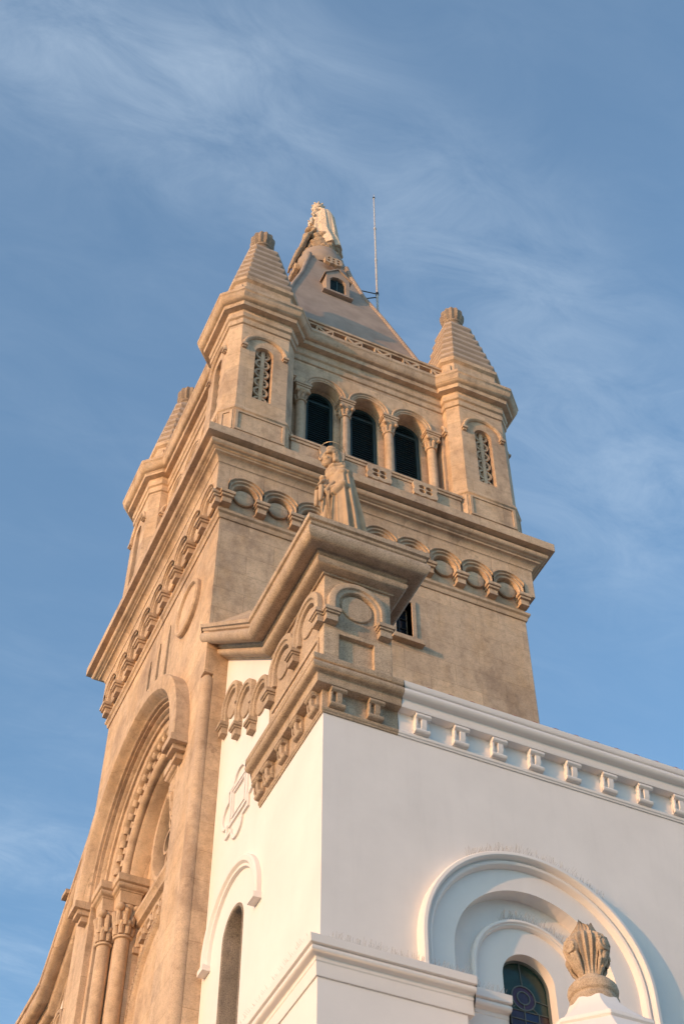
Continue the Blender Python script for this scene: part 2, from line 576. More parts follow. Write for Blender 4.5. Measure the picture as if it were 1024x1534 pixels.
# ---- great arch on the front
ho = 2.77
b = MB()
b.arch(fr, CY, AZ, [(AR+0.04, -0.02), (AR+0.04, 0.06), (AR+0.08, 0.10), (AR+0.10, 0.2), (AR+0.16, 0.27), (ho-0.03, 0.275), (ho, 0.25), (ho, -0.02)], 0, PI, 56, leg=(0.14, 0.14))
for s in (-1, 1):
    a, c = sorted((CY+s*(AR+0.04), CY+s*(ho+0.03)))
    b.fbox(fr, a, c, AZ-0.29, AZ-0.141, -0.02, 0.31)
    a, c = sorted((CY+s*(AR+0.08), CY+s*(ho-0.06)))
    b.fbox(fr, a, c, AZ-0.40, AZ-0.291, -0.02, 0.23)
    a, c = sorted((CY+s*(AR+0.12), CY+s*(ho-0.14)))
    b.fbox(fr, a, c, AZ-0.52, AZ-0.401, -0.02, 0.14)
b.build('arch_hood', M['trim'], tower)
def recess_ring(name, prof, roundlegs=True):
    b = MB(); b.arch(fr, CY, AZ, prof, 0, PI, 56, leg=(0.05, 0.05)); return b.build(name, M['trim'], tower)
recess_ring('arch_fillet', [(AR+0.02, -0.3), (AR+0.02, -0.10), (2.30, -0.10), (2.29, -0.07), (2.25, -0.06), (2.23, -0.09), (2.22, -0.14), (2.19, -0.13), (2.16, -0.15), (2.16, -0.3)])
recess_ring('arch_band', [(2.161, -0.5), (2.161, -0.20), (2.02, -0.21), (1.99, -0.24), (1.97, -0.30), (1.97, -0.5)])
recess_ring('arch_soffit', [(1.969, -0.9), (1.969, -0.42), (1.70, -0.43), (1.70, -0.9)])
cr = [(1.72+0.10*math.cos(R(a)), -0.42+0.10*math.sin(R(a))) for a in range(0, 360, 24)]
recess_ring('arch_roll', cr)
recess_ring('arch_reveal', [(1.699, -1.29), (1.699, -0.5), (1.66, -0.47), (1.62, -0.47), (1.56, -0.55), (1.56, -1.29)])
# billets: two staggered rows of little cylinders
b = MB()
for row, (rr, dd) in enumerate(((1.945, -0.315), (1.815, -0.375))):
    nb = 22
    for i in range(nb):
        a = PI*(i+0.25+0.5*row)/nb
        da = PI/nb*0.24
        P = []
        for aa in (a-da, a+da):
            ring = []
            for k in range(10):
                t = 2*PI*k/10
                r_ = rr+0.08*math.cos(t); d_ = dd+0.08*math.sin(t)
                ring.append(fr(CY+r_*math.cos(aa), AZ+r_*math.sin(aa), d_))
            P.append(ring)
        b.rings(P)
b.build('billet_moulding', M['trim'], tower)
# jambs below the springing, stepped like the arch
for s in (-1, 1):
    b = MB()
    for r0, r1, d0 in ((2.18, 2.331, -0.12), (1.76, 2.181, -0.40), (1.55, 1.761, -0.62)):
        a, c = sorted((CY+s*r0, CY+s*r1))
        b.fbox(fr, a, c, GROUND, AZ-0.051, -1.29, d0)
    b.build('portal_jamb', M['stone'], tower, 0)
# columns
def portal_column(yy, dd, rad, s):
    x = X0-dd
    b = MB(); b.lathe([(rad*1.05, 0), (rad, 1.0), (rad*0.93, 2.05-GROUND)], (x, yy, GROUND), 24)
    c = b.build('portal_column', M['trim'], tower)
    b = MB()
    z0 = 2.05
    b.lathe([(rad*0.93, 0), (rad*1.18, 0.01), (rad*1.2, 0.05), (rad*1.0, 0.07), (rad*0.98, 0.2), (rad*1.1, 0.45), (rad*1.45, 0.66), (rad*1.2, 0.70)], (x, yy, z0), 24)
    for k in range(8):
        a = 2*PI*k/8+0.2
        for (h0, h1, rr) in ((0.08, 0.36, 1.06), (0.25, 0.6, 1.22)):
            aa = a+(0.39 if h0 > 0.1 else 0)
            p = [(x+math.cos(aa)*rad*f, yy+math.sin(aa)*rad*f, z0+h) for f, h in ((rr*0.9, h0), (rr, (h0+h1)/2), (rr*1.16, h1), (rr*1.36, h1-0.04))]
            b.tube(p, [0.05, 0.06, 0.05, 0.02], 8)
    for k in range(4):
        a = PI/4+k*PI/2
        b.ball((x+math.cos(a)*rad*1.5, yy+math.sin(a)*rad*1.5, z0+0.62), (0.085, 0.085, 0.085), seg=12)
    b.build('capital', M['trim'], c)
    b = MB()
    h = rad*1.5
    sq = [(x+h, yy+h), (x-h, yy+h), (x-h, yy-h), (x+h, yy-h)]
    b.sweep(sq, [(-h*0.98, 0.701), (-0.035, 0.701), (-0.01, 0.93), (0.005, 0.935), (0.005, 0.965)]+arcp(0.01, 1.03, 0.06, -80, 60, 5)+[(0.06, 1.09), (0.085, 1.10), (0.09, 1.245), (-h*0.98, 1.25)], closed=True)
    o = b.build('abacus', M['trim'], c, 25, loc=(0, 0, z0))
for s in (-1, 1):
    portal_column(CY+s*1.99, -0.26, 0.14, s)
    portal_column(CY+s*1.64, -0.50, 0.15, s)
# tympanum wall with the rose window
b = MB()
circ = lambda cu, cv, r, n=40: [(cu+r*math.cos(2*PI*i/n), cv+r*math.sin(2*PI*i/n)) for i in range(n)]
out_ = [(CY-1.6, GROUND), (CY+1.6, GROUND)] + [(CY+1.6*math.cos(PI*i/32), AZ+1.6*math.sin(PI*i/32)) for i in range(33)]
b.prism(fr, out_, -1.28, -0.80, holes=[circ(CY, 3.75, 1.12)])
b.build('tympanum', M['stone'], tower, 0)
b = MB(); b.arch(fr, CY, 3.75, [(1.20, -0.82), (1.20, -0.74), (1.16, -0.71), (1.09, -0.72), (1.05, -0.80), (1.05, -1.0), (1.20, -1.0)], 0, 2*PI, 44)
for k in range(8):
    a = 2*PI*k/8
    b.arch(fr, CY+0.66*math.cos(a), 3.75+0.66*math.sin(a), [(0.27, -1.0), (0.27, -0.86), (0.21, -0.86), (0.21, -1.0)], 0, 2*PI, 20)
b.arch(fr, CY, 3.75, [(0.34, -1.0), (0.34, -0.85), (0.27, -0.85), (0.27, -1.0)], 0, 2*PI, 24)
ro = b.build('rose_window', M['trim'], tower)
b = MB(); b.prism(fr, circ(CY, 3.75, 1.10), -1.1, -1.06); b.build('rose_glass', M['g_blue'], ro, 0)
b = MB()
b.sweep([(X0+0.80, CY+1.6), (X0+0.80, CY-1.6)], [(-0.03, 2.28), (0.03, 2.28), (0.04, 2.33), (0.12, 2.36), (0.13, 2.44), (0.19, 2.50), (0.19, 2.58), (-0.03, 2.62)])
b.build('tympanum_cornice', M['trim'], tower)
for k in range(7):
    yy = CY+1.35-k*0.45
    b = MB(); b.arch(front(X0+0.80), yy, 1.98, [(0.22, -0.01), (0.22, 0.09), (0.15, 0.09), (0.12, 0.04), (0.12, -0.01)], 0, PI, 14, leg=(0.06, 0.06))
    b.fbox(front(X0+0.80), yy+0.145, yy+0.305, 1.80, 1.918, -0.01, 0.12)
    b.build('tympanum_arch', M['trim'], tower)
b = MB()
b.arch(front(X0+0.80), CY, 0.35, [(1.56, -0.01), (1.56, 0.08), (1.50, 0.11), (1.36, 0.11), (1.33, 0.08), (1.30, 0.03), (1.12, 0.03), (1.05, 0.06), (0.98, 0.03), (0.02, 0.03), (0.02, -0.01)], 0, PI, 48, leg=(6, 6))
for i in range(40):
    a = PI*(i+0.5)/40
    for sgn in (-1, 1):
        p0 = (1.38, a-sgn*0.03); p1 = (1.48, a+sgn*0.03)
        b.tube([front(X0+0.80)(CY+p[0]*math.cos(p[1]), 0.35+p[0]*math.sin(p[1]), 0.115) for p in (p0, p1)], 0.012, 6)
b.build('door_arch', M['trim'], tower)
b = MB(); b.fbox(front(X0+0.80), CY-1.2, CY+1.2, GROUND+0.01, -5.66, -0.01, 0.02); b.build('portal_door', M['dark'], tower, 0)

# ---- string course
SQ = lambda e=0: [(X0-e, Y1+e), (X0-e, Y0-e), (X1+e, Y0-e), (X1+e, Y1+e)]
b = MB()
b.sweep(SQ(), [(-0.5, ZS), (0.025, ZS), (0.04, ZS+0.04), (0.045, ZS+0.11), (0.085, ZS+0.14), (0.09, ZS+0.20), (0.02, ZS+0.25), (-0.5, ZS+0.25)], closed=True)
b.build('string_course', M['trim'], tower)
# frieze core
b = MB()
b.sweep(SQ(), [(-0.5, ZS+0.251), (0.0, ZS+0.251), (0.02, 8.75), (0.02, 9.9), (-0.5, 9.9)], closed=True)
b.build('frieze_wall', M['stone'], tower, 0)

# ---- corbel arcade: one unit (pitch 0.74) copied along the two sides in view
PT = 0.74
AC = 9.16
def loc_fr(u, v, d):
    return (u, -d, v)
def make_corbel_arch():
    h = PT/2
    ro_ = 0.44
    ca = math.asin(0)  # full half-circle, clamped to the pitch
    b = MB()
    b.arch(loc_fr, 0, 0, [(ro_, 0.0), (ro_, 0.19), (0.425, 0.21), (0.405, 0.205), (0.40, 0.165), (0.37, 0.165), (0.355, 0.185), (0.335, 0.18),
                          (0.325, 0.135), (0.30, 0.135), (0.285, 0.15), (0.265, 0.14), (0.255, 0.09), (0.25, 0.0)], R(0), R(180), 30, leg=(0.10, 0.10), ulim=h-0.002)
    # spandrel wall over the arch, flush with the frieze
    top = 9.84-AC
    arcs = [(max(-h+0.001, min(h-0.001, 0.43*math.cos(PI*i/30))), 0.43*math.sin(PI*i/30)) for i in range(31)]
    poly = [(h-0.001, top), (-h+0.001, top)]
    arcs = [p for p in arcs if abs(p[0]) < h-0.0015]
    z_at = math.sqrt(0.43**2-(h-0.001)**2)
    poly += [(-h+0.001, z_at)] + list(reversed(arcs)) + [(h-0.001, z_at)]
    b.prism(loc_fr, poly, 0.0, 0.178)
    arch_ = b.build('corbel_arch', M['trim'], None)
    b = MB(); b.arch(loc_fr, 0, -0.03, [(0.212, 0.03), (0.212, 0.072), (0.19, 0.085), (0.0005, 0.085), (0.0005, 0.03)], 0, 2*PI, 32)
    med = b.build('medallion', M['stone'], None)
    med.parent = arch_
    return arch_
def make_corbel():
    b = MB()
    b.fbox(loc_fr, -0.15, 0.15, -0.185, -0.101, 0.0, 0.225)
    b.fbox(loc_fr, -0.125, 0.125, -0.25, -0.1851, 0.0, 0.195)
    b.fbox(loc_fr, -0.10, 0.10, -0.40, -0.2501, 0.0, 0.15)
    return b.build('corbel', M['trim'], None, 0)
ca_, co_ = make_corbel_arch(), make_corbel()
for o in (ca_, co_):
    o.parent = tower
first = True
tz = AC-GROUND
for fidx in range(2):
    for i in range(9):
        t = -4*PT+i*PT
        if fidx == 0:
            loc = (t, Y0-0.015-CY, tz); rot = (0, 0, 0)
        else:
            loc = (X0-0.015-CX, t, tz); rot = (0, 0, -PI/2)
        if fidx == 0 and i == 0:
            ca_.location = loc
        else:
            copy_tree(ca_, tower, loc, rot)
    for i in range(10):
        t = -4.5*PT+i*PT
        t = max(-3.36, min(3.36, t))
        if fidx == 0:
            loc = (t, Y0-0.015-CY, tz); rot = (0, 0, 0)
        else:
            loc = (X0-0.015-CX, t, tz); rot = (0, 0, -PI/2)
        if fidx == 0 and i == 0:
            co_.location = loc
        else:
            copy_tree(co_, tower, loc, rot)
# corner blocks that close the arcade
for (x, y) in ((X0-0.10, Y0-0.10), (X1+0.10, Y0-0.10), (X0-0.10, Y1+0.10)):
    b = MB(); b.box(x-0.093, x+0.1595 if x < CX else x+0.093, y-0.093 if y < CY else y-0.13, y+0.13 if y < CY else y+0.093, AC-0.1, 9.84)
    if x > CX: b.box(6.3055, x-0.0931, y-0.0929, y+0.1, AC-0.1, 9.8399)
    b.build('frieze_corner', M['trim'], tower, 0)

# ---- main cornice
b = MB()
prof = [(-0.6, 9.841), (0.185, 9.841), (0.20, 9.88)] + arcp(0.36, 9.88, 0.15, 180, 100, 6, 0.17)[0:] + \
       [(0.345, 10.07), (0.345, 10.085), (0.385, 10.10), (0.40, 10.12)] + arcp(0.40, 10.205, 0.085, -85, 85, 8) + \
       [(0.42, 10.30), (0.595, 10.305), (0.60, 10.535), (0.30, 10.58), (-0.6, 10.58)]
b.sweep(SQ(), prof, closed=True)
b.build('main_cornice', M['trim'], tower)

# ---- belfry core and arcade (sides facing the camera are opened; all four alike)
WX, WY = 3.17, 3.11          # half widths of the arch wall face
BZ0, BZ1 = 10.58, 16.2
SPR = 14.30
def belfry_side(kind):
    """arch wall + louvre wall + columns for one face; kind: 'side' (-Y) or 'front' (-X)"""
    if kind == 'side':
        frame = side(CY-WY); c = CX
    else:
        frame = front(CX-WX); c = CY
    cs = [c-1.105, c, c+1.105]
    rr = 0.385
    # arch wall over the columns
    b = MB()
    poly = [(c-2.3, BZ1), (c-2.3, BZ0), (c-1.90, BZ0), (c-1.90, SPR-0.001)]
    poly += [(c-1.105-rr, SPR-0.001)]
    for k, cc in enumerate(cs):
        poly += [(cc-rr*math.cos(PI*i/24), SPR+rr*math.sin(PI*i/24)) for i in range(25)]
        if k < 2:
            pass
    poly += [(c+1.90, SPR-0.001), (c+1.90, BZ0), (c+2.3, BZ0), (c+2.3, BZ1)]
    b.prism(frame, poly, -0.26, 0)
    wall = b.build('belfry_arch_wall', M['stone'], tower, 0)
    b = MB()
    holes = [list(reversed(archpoly(cc, SPR+0.02, 0.35, 11.45))) for cc in cs]
    b.prism(frame, [(c-2.3, BZ0), (c+2.3, BZ0), (c+2.3, BZ1), (c-2.3, BZ1)], -0.6, -0.262, holes=holes)
    b.build('belfry_wall', M['stone'], tower, 0)
    for cc in cs:
        b = MB()
        b.arch(frame, cc, SPR, [(0.535, -0.01), (0.535, 0.035), (0.515, 0.055), (0.49, 0.05), (0.475, 0.02), (0.45, 0.03), (0.43, 0.025), (0.40, -0.02), (0.384, -0.05), (0.384, -0.255), (0.40, -0.255), (0.40, -0.01)], 0, PI, 30, ulim=0.551)
        b.build('belfry_arch', M['trim'], tower)
        # louvre
        b = MB()
        b.arch(frame, cc, SPR+0.02, [(0.348, -0.46), (0.348, -0.34), (0.27, -0.34), (0.27, -0.46)], 0, PI, 24, leg=(2.8, 2.8))
        b.fbox(frame, cc-0.269, cc+0.269, SPR-0.04, SPR+0.03, -0.45, -0.35)
        lv = b.build('louvre_shutter', M['green'], tower, 0)
        b = MB()
        z = 11.5
        while z < SPR+0.26:
            hw = 0.27 if z < SPR+0.02 else math.sqrt(max(0.001, 0.27**2-(z-SPR-0.02)**2))
            p = [frame(cc+u, z+v, d) for u, v, d in ((-hw, 0, -0.36), (hw, 0, -0.36), (hw, 0.075, -0.43), (-hw, 0.075, -0.43))]
            q = [frame(cc+u, z+v, d) for u, v, d in ((-hw, 0.014, -0.36), (hw, 0.014, -0.36), (hw, 0.089, -0.43), (-hw, 0.089, -0.43))]
            b.rings([p, q])
            z += 0.082
        b.fbox(frame, cc-0.30, cc+0.30, 11.46, SPR+0.3, -0.50, -0.455)
        b.build('louvre_slats', M['green'], lv, 0)
    for k in range(4):
        cc = c-1.6575+k*1.105
        base = frame(cc, 0, -0.12)
        b = MB(); b.lathe([(0.16, 0), (0.16, 0.08), (0.13, 0.12), (0.125, 0.15), (0.112, 0.17), (0.105, 3.10), (0.10, 3.13)], (base[0], base[1], BZ0), 20)
        cl = b.build('belfry_column', M['trim'], tower)
        b = MB()
        z0 = 13.71
        b.lathe([(0.10, 0), (0.128, 0.01), (0.13, 0.04), (0.108, 0.06), (0.11, 0.16), (0.135, 0.27), (0.19, 0.345), (0.15, 0.35)], (base[0], base[1], z0), 20)
        for j in range(8):
            a = 2*PI*j/8
            b.tube([(base[0]+math.cos(a)*r_, base[1]+math.sin(a)*r_, z0+h) for r_, h in ((0.10, 0.05), (0.125, 0.15), (0.15, 0.25), (0.185, 0.22))], [0.03, 0.04, 0.035, 0.012], 6)
        for j in range(4):
            a = PI/4+j*PI/2
            b.ball((base[0]+math.cos(a)*0.2, base[1]+math.sin(a)*0.2, z0+0.30), 0.048, seg=10)
        b.build('capital', M['trim'], cl)
        b = MB()
        b.fbox(frame, cc-0.165, cc+0.165, z0+0.35, z0+0.46, -0.27, 0.03)
        b.fbox(frame, cc-0.19, cc+0.19, z0+0.461, z0+0.52, -0.255, 0.05)
        b.fbox(frame, cc-0.205, cc+0.205, z0+0.521, z0+0.589, -0.257, 0.07)
        b.build('abacus', M['trim'], cl, 0)
    # parapet in front of the belfry
    pf = side(4.06) if kind == 'side' else front(CX-3.54)
    b = MB()
    b.fbox(pf, c-2.02, c+2.02, 10.55, 11.60, -0.16, 0)
    b.fbox(pf, c-2.06, c+2.06, 11.601, 11.67, -0.20, 0.05)
    b.fbox(pf, c-2.04, c+2.04, 11.52, 11.60, 0.0005, 0.025)
    b.build('belfry_parapet', M['trim'], tower, 0)
    for cc in (c-1.105, c, c+1.105):
        b = MB()
        outl = []
        for i in range(48):
            t = 2*PI*i/48
            sx, sy = math.cos(t), math.sin(t)
            k_ = 0.285/max(abs(sx), abs(sy)*1.25)
            outl.append((cc+sx*k_*(1-0.05*math.cos(8*t)), 11.33+sy*k_*(1-0.05*math.cos(8*t))))
        hl = []
        for q in range(4):
            a = PI/4+q*PI/2
            hl.append([(cc+0.105*math.cos(a)*1.15+0.07*math.cos(t)*1.1, 11.33+0.10*math.sin(a)+0.06*math.sin(t)) for t in [2*PI*i/10 for i in range(10)]])
        b.prism(pf, outl, 0.03, 0.10, holes=hl)
        b.build('pierced_plaque', M['trim'], tower, 0)
    # upper parapet over the cornice
    uf = side(4.36) if kind == 'side' else front(CX-3.24)
    b = MB()
    b.fbox(uf, c-2.25, c+2.25, 16.20, 16.50, -0.20, 0)
    b.fbox(uf, c-2.25, c+2.25, 16.88, 16.95, -0.20, 0.02)
    b.fbox(uf, c-2.25, c+2.25, 16.951, 17.03, -0.24, 0.06)
    b.build('upper_parapet', M['trim'], tower, 0)
    for k in range(6):
        cc = c-1.94+k*0.776
        b = MB()
        z0, z1, hw, zm = 16.501, 16.879, 0.225, 16.69
        hl = [[(cc-0.13, z0+0.035), (cc, zm-0.045), (cc+0.13, z0+0.035)], [(cc+0.13, z1-0.035), (cc, zm+0.045), (cc-0.13, z1-0.035)],
              [(cc+hw-0.035, z0+0.07), (cc+0.055, zm), (cc+hw-0.035, z1-0.07)], [(cc-hw+0.035, z1-0.07), (cc-0.055, zm), (cc-hw+0.035, z0+0.07)]]
        b.prism(uf, [(cc-hw, z0), (cc+hw, z0), (cc+hw, z1), (cc-hw, z1)], -0.07, 0.03, holes=hl)
        b.build('pierced_panel', M['trim'], tower, 0)
belfry_side('side')
belfry_side('front')
# plain closed sides towards the back, and the dark inside
b = MB()
b.box(CX-2.55, CX+WX, CY+WY-0.4, CY+WY, BZ0, BZ1)
b.box(CX+WX-0.4, CX+WX-0.001, CY-2.5, CY+WY-0.401, BZ0, BZ1)
b.build('belfry_back_wall', M['stone'], tower, 0)
# floor / roof slabs
b = MB(); b.box(CX-3.1, CX+3.1, CY-3.05, CY+3.05, 10.5, 10.6); b.box(CX-3.1, CX+3.1, CY-3.05, CY+3.05, 16.15, 16.3)
b.build('belfry_floor', M['stone'], tower, 0)
# upper cornice between the turrets
UC = [(-0.3, 15.20), (0.0, 15.20), (0.035, 15.22), (0.045, 15.36), (0.02, 15.39), (0.02, 15.43), (0.065, 15.46), (0.085, 15.58), (0.07, 15.60), (0.07, 15.70), (0.20, 15.715), (0.215, 15.84)] + \
     arcp(0.235, 16.10, 0.12, -85, -5, 6, 0.25) + [(0.375, 16.10), (0.375, 16.20), (0.15, 16.30), (-0.3, 16.32)]
b = MB()
b.sweep([(CX-WX, CY+WY), (CX-WX, CY-WY), (CX+WX, CY-WY), (CX+WX, CY+WY)], UC, closed=True)
b.build('upper_cornice', M['trim'], tower)

# ---- turrets
TH, TCH = 0.805, 0.225
def octa(h, ch):
    return [(-h, h-ch), (-h, -h+ch), (-h+ch, -h), (h-ch, -h), (h, -h+ch), (h, h-ch), (h-ch, h), (-h+ch, h)]
TQ = octa(TH, TCH)
def make_turret():
    # shaft: four pierced faces and four solid corner strips
    b = MB()
    wz = 14.30
    for q in range(4):
        rot = Matrix.Rotation(q*PI/2, 3, 'Z')
        f_ = lambda u, v, d, rot=rot: rot @ Vector((u, -TH-d, v))
        hh = TH-TCH
        b.prism(f_, [(-hh, 10.5), (hh, 10.5), (hh, 16.2), (-hh, 16.2)], -0.22, 0, holes=[list(reversed(archpoly(0, wz, 0.215, 12.48)))])
        # corner strip
        p = [(-TH, -hh), (-hh, -TH), (-hh, -TH+0.22), (-TH+0.22, -hh)]
        b.rings([[rot @ Vector((x, y, z)) for x, y in p] for z in (10.5, 16.2)])
    t = b.build('turret', M['stone'], None, 0)
    # base
    b = MB()
    b.sweep(TQ, [(-0.2, 10.5), (0.04, 10.5), (0.04, 11.78), (0.045, 11.80), (0.075, 11.83), (0.075, 11.88), (0.045, 11.90), (0.045, 11.94), (0.02, 12.0), (-0.2, 12.05)], closed=True)
    o = b.build('turret_base', M['trim'], None); o.parent = t
    b = MB()
    for q in range(4):
        rot = Matrix.Rotation(q*PI/2, 3, 'Z')
        f_ = lambda u, v, d, rot=rot: rot @ Vector((u, -TH-d, v))
        b.prism(f_, [(-0.57, 11.10), (0.57, 11.10), (0.57, 11.775), (-0.57, 11.775)], 0.03, 0.062, holes=[[(-0.50, 11.16), (-0.50, 11.72), (0.50, 11.72), (0.50, 11.16)]])
        n_ = Vector((-1, -1, 0)).normalized()
        tt = Vector((1, -1, 0)).normalized()
        mid = Vector((-TH+TCH/2, -TH+TCH/2, 0))
        g_ = lambda u, v, d, rot=rot: rot @ (mid+tt*u+n_*d+Vector((0, 0, v)))
        b.prism(g_, [(-0.15, 11.10), (0.15, 11.10), (0.15, 11.775), (-0.15, 11.775)], 0.03, 0.06, holes=[[(-0.08, 11.18), (-0.08, 11.70), (0.08, 11.70), (0.08, 11.18)]])
    o = b.build('base_panel', M['trim'], None, 0); o.parent = t
    # window hoods
    b = MB()
    for q in range(4):
        rot = Matrix.Rotation(q*PI/2, 3, 'Z')
        f_ = lambda u, v, d, rot=rot: rot @ Vector((u, -TH-d, v))
        b.arch(f_, 0, 14.36, [(0.545, -0.01), (0.545, 0.05), (0.52, 0.07), (0.48, 0.065), (0.45, 0.03), (0.45, -0.01)], 0, PI, 30)
        for s in (-1, 1):
            a, c = sorted((s*0.43, s*0.57))
            b.fbox(f_, a, c, 14.29, 14.359, -0.01, 0.085)
            a, c = sorted((s*0.45, s*0.545))
            b.fbox(f_, a, c, 14.24, 14.289, -0.01, 0.05)
    o = b.build('window_hood', M['trim'], None); o.parent = t
    # lattices
    for q in range(4):
        b = MB()
        rot = Matrix.Rotation(q*PI/2, 3, 'Z')
        f_ = lambda u, v, d, rot=rot: rot @ Vector((u, -TH-d, v))
        b.fbox(f_, -0.045, 0.045, 12.42, 14.56, -0.17, -0.09)
        for i in range(6):
            zc_ = 12.58+i*0.36
            b.arch(f_, 0, zc_, [(0.18, -0.165), (0.18, -0.10), (0.125, -0.10), (0.125, -0.165)], 0, 2*PI, 24)
            for sgn in (-1, 1):
                for ang in (-32, 32):
                    a = R(ang)
                    p0 = f_(sgn*0.02, zc_, -0.14); p1 = f_(sgn*0.17*math.cos(a), zc_+0.17*math.sin(a), -0.14)
                    b.tube([p0, p1], 0.017, 6)
        o = b.build('window_lattice', M['trim'], None); o.parent = t
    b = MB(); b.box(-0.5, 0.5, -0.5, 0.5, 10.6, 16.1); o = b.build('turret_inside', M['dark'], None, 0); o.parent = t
    # cornice
    b = MB(); b.sweep(TQ, [(e, z+0.0015) for e, z in UC], closed=True)
    o = b.build('turret_cornice', M['trim'], None); o.parent = t
    # plinth
    b = MB()
    PQ = octa(0.80, 0.22)
    b.sweep(PQ, [(-0.4, 16.25), (0.02, 16.25), (0.02, 16.62), (-0.02, 16.64), (-0.02, 17.10), (0.0, 17.12), (0.05, 17.16), (0.06, 17.27), (0.02, 17.33), (-0.02, 17.42), (-0.4, 17.42)], closed=True)
    for q in range(4):
        rot = Matrix.Rotation(q*PI/2, 3, 'Z')
        for s in (-0.12, 0.12):
            b.rings([[rot @ Vector((-0.69+x*0.7071-d*0.7071, -0.69-x*0.7071-d*0.7071, z)) for x, z in ((-0.06, 16.74), (0.06, 16.74), (0.06, 16.98), (-0.06, 16.98))] for d in (-0.05, 0.025)]) if s > 0 else None
    o = b.build('roof_plinth', M['trim'], None); o.parent = t
    # stepped pyramid
    b = MB()
    n_ = 7
    rg = []
    for i in range(n_):
        f0 = 0.79-(0.79-0.33)*i/n_
        f1 = f0-(0.79-0.33)/n_
        z0 = 17.42+(19.93-17.42)*i/n_
        hz = (19.93-17.42)/n_
        for f, z in ((f0-0.035, z0), (f0+0.018, z0+hz*0.20), (f0+0.018, z0+hz*0.42), (f0-0.012, z0+hz*0.60), (f1-0.035, z0+hz*0.999)):
            rg.append([(x, y, z) for x, y in octa(f, f*0.29)])
    b.rings(rg)
    o = b.build('stepped_roof', M['step'], None, 20); o.parent = t
    # finial: ribbed capital
    b = MB()
    b.lathe([(0.25, 19.88), (0.265, 19.94), (0.245, 20.0), (0.24, 20.16), (0.27, 20.19), (0.275, 20.25), (0.24, 20.29)], (0, 0, 0), 24)
    rg = []
    nn = 48
    for r_, z in ((0.24, 20.28), (0.28, 20.35), (0.30, 20.46), (0.31, 20.58), (0.305, 20.70), (0.27, 20.80), (0.19, 20.86), (0.08, 20.88)):
        rg.append([((r_*(1+0.07*math.cos(12*2*PI*k/nn)))*math.cos(2*PI*k/nn), (r_*(1+0.07*math.cos(12*2*PI*k/nn)))*math.sin(2*PI*k/nn), z) for k in range(nn)])
    b.rings(rg)
    o = b.build('finial', M['finial'], None); o.parent = t
    return t
t0 = make_turret()
for i, (sx, sy) in enumerate(((-1, -1), (1, -1), (-1, 1), (1, 1))):
    tt = t0 if i == 0 else copy_tree(t0, tower)
    tt.parent = tower
    tt.location = (sx*2.78, sy*2.71, -GROUND)
tt = None

# ---- spire roof
RB = 16.3
prof_r = [(2.72, 16.3), (2.62, 16.6), (2.40, 17.4), (1.90, 19.5), (1.38, 21.6), (0.98, 23.1), (0.70, 24.45), (0.60, 25.05)]
b = MB()
rg = []
for e, z in prof_r:
    rg.append([(CX-e, CY-e, z), (CX+e, CY-e, z), (CX+e, CY+e, z), (CX-e, CY+e, z)])
b.rings(rg)
spire = b.build('spire_roof', M['roof'], tower, 20)
for sx, sy in ((-1, -1), (1, -1), (1, 1), (-1, 1)):
    b = MB(); b.tube([(CX+sx*e, CY+sy*e, z) for e, z in prof_r[1:]], [0.06]*5+[0.075, 0.09], 12)
    b.build('hip_ridge', M['roof'], spire)
# round plinth under the statue
b = MB()
b.lathe([(0.72, 24.85), (0.78, 24.95), (0.80, 25.1), (0.80, 25.32), (0.76, 25.42), (0.70, 25.48), (0.70, 25.75), (0.3, 25.8)], (CX, CY, 0), 36)
b.build('statue_plinth', M['roof'], tower)
# little pierced plaques round the top of the spire
for k in range(4):
    rot = Matrix.Rotation(k*PI/2, 3, 'Z')
    f_ = lambda u, v, d, rot=rot: rot @ Vector((u+0.06, -0.80-d, v-0.26)) + Vector((CX, CY, 0))
    b = MB()
    ol0 = [(-0.36, 24.72), (-0.15, 24.66), (0, 24.72), (0.15, 24.66), (0.36, 24.72), (0.42, 24.9), (0.36, 25.08), (0.15, 25.14), (0, 25.08), (-0.15, 25.14), (-0.36, 25.08), (-0.42, 24.9)]
    ol = [(u*0.7, 24.9+(v-24.9)*0.85) for u, v in ol0]
    hl = [[(cx_+0.045*math.cos(2*PI*i/8), cz_+0.045*math.sin(2*PI*i/8)) for i in range(8)] for cx_ in (-0.15, 0, 0.15) for cz_ in (24.83, 24.97)]
    b.prism(f_, ol, 0.0, 0.12, holes=hl)
    b.build('spire_plaque', M['trim'], spire, 0)
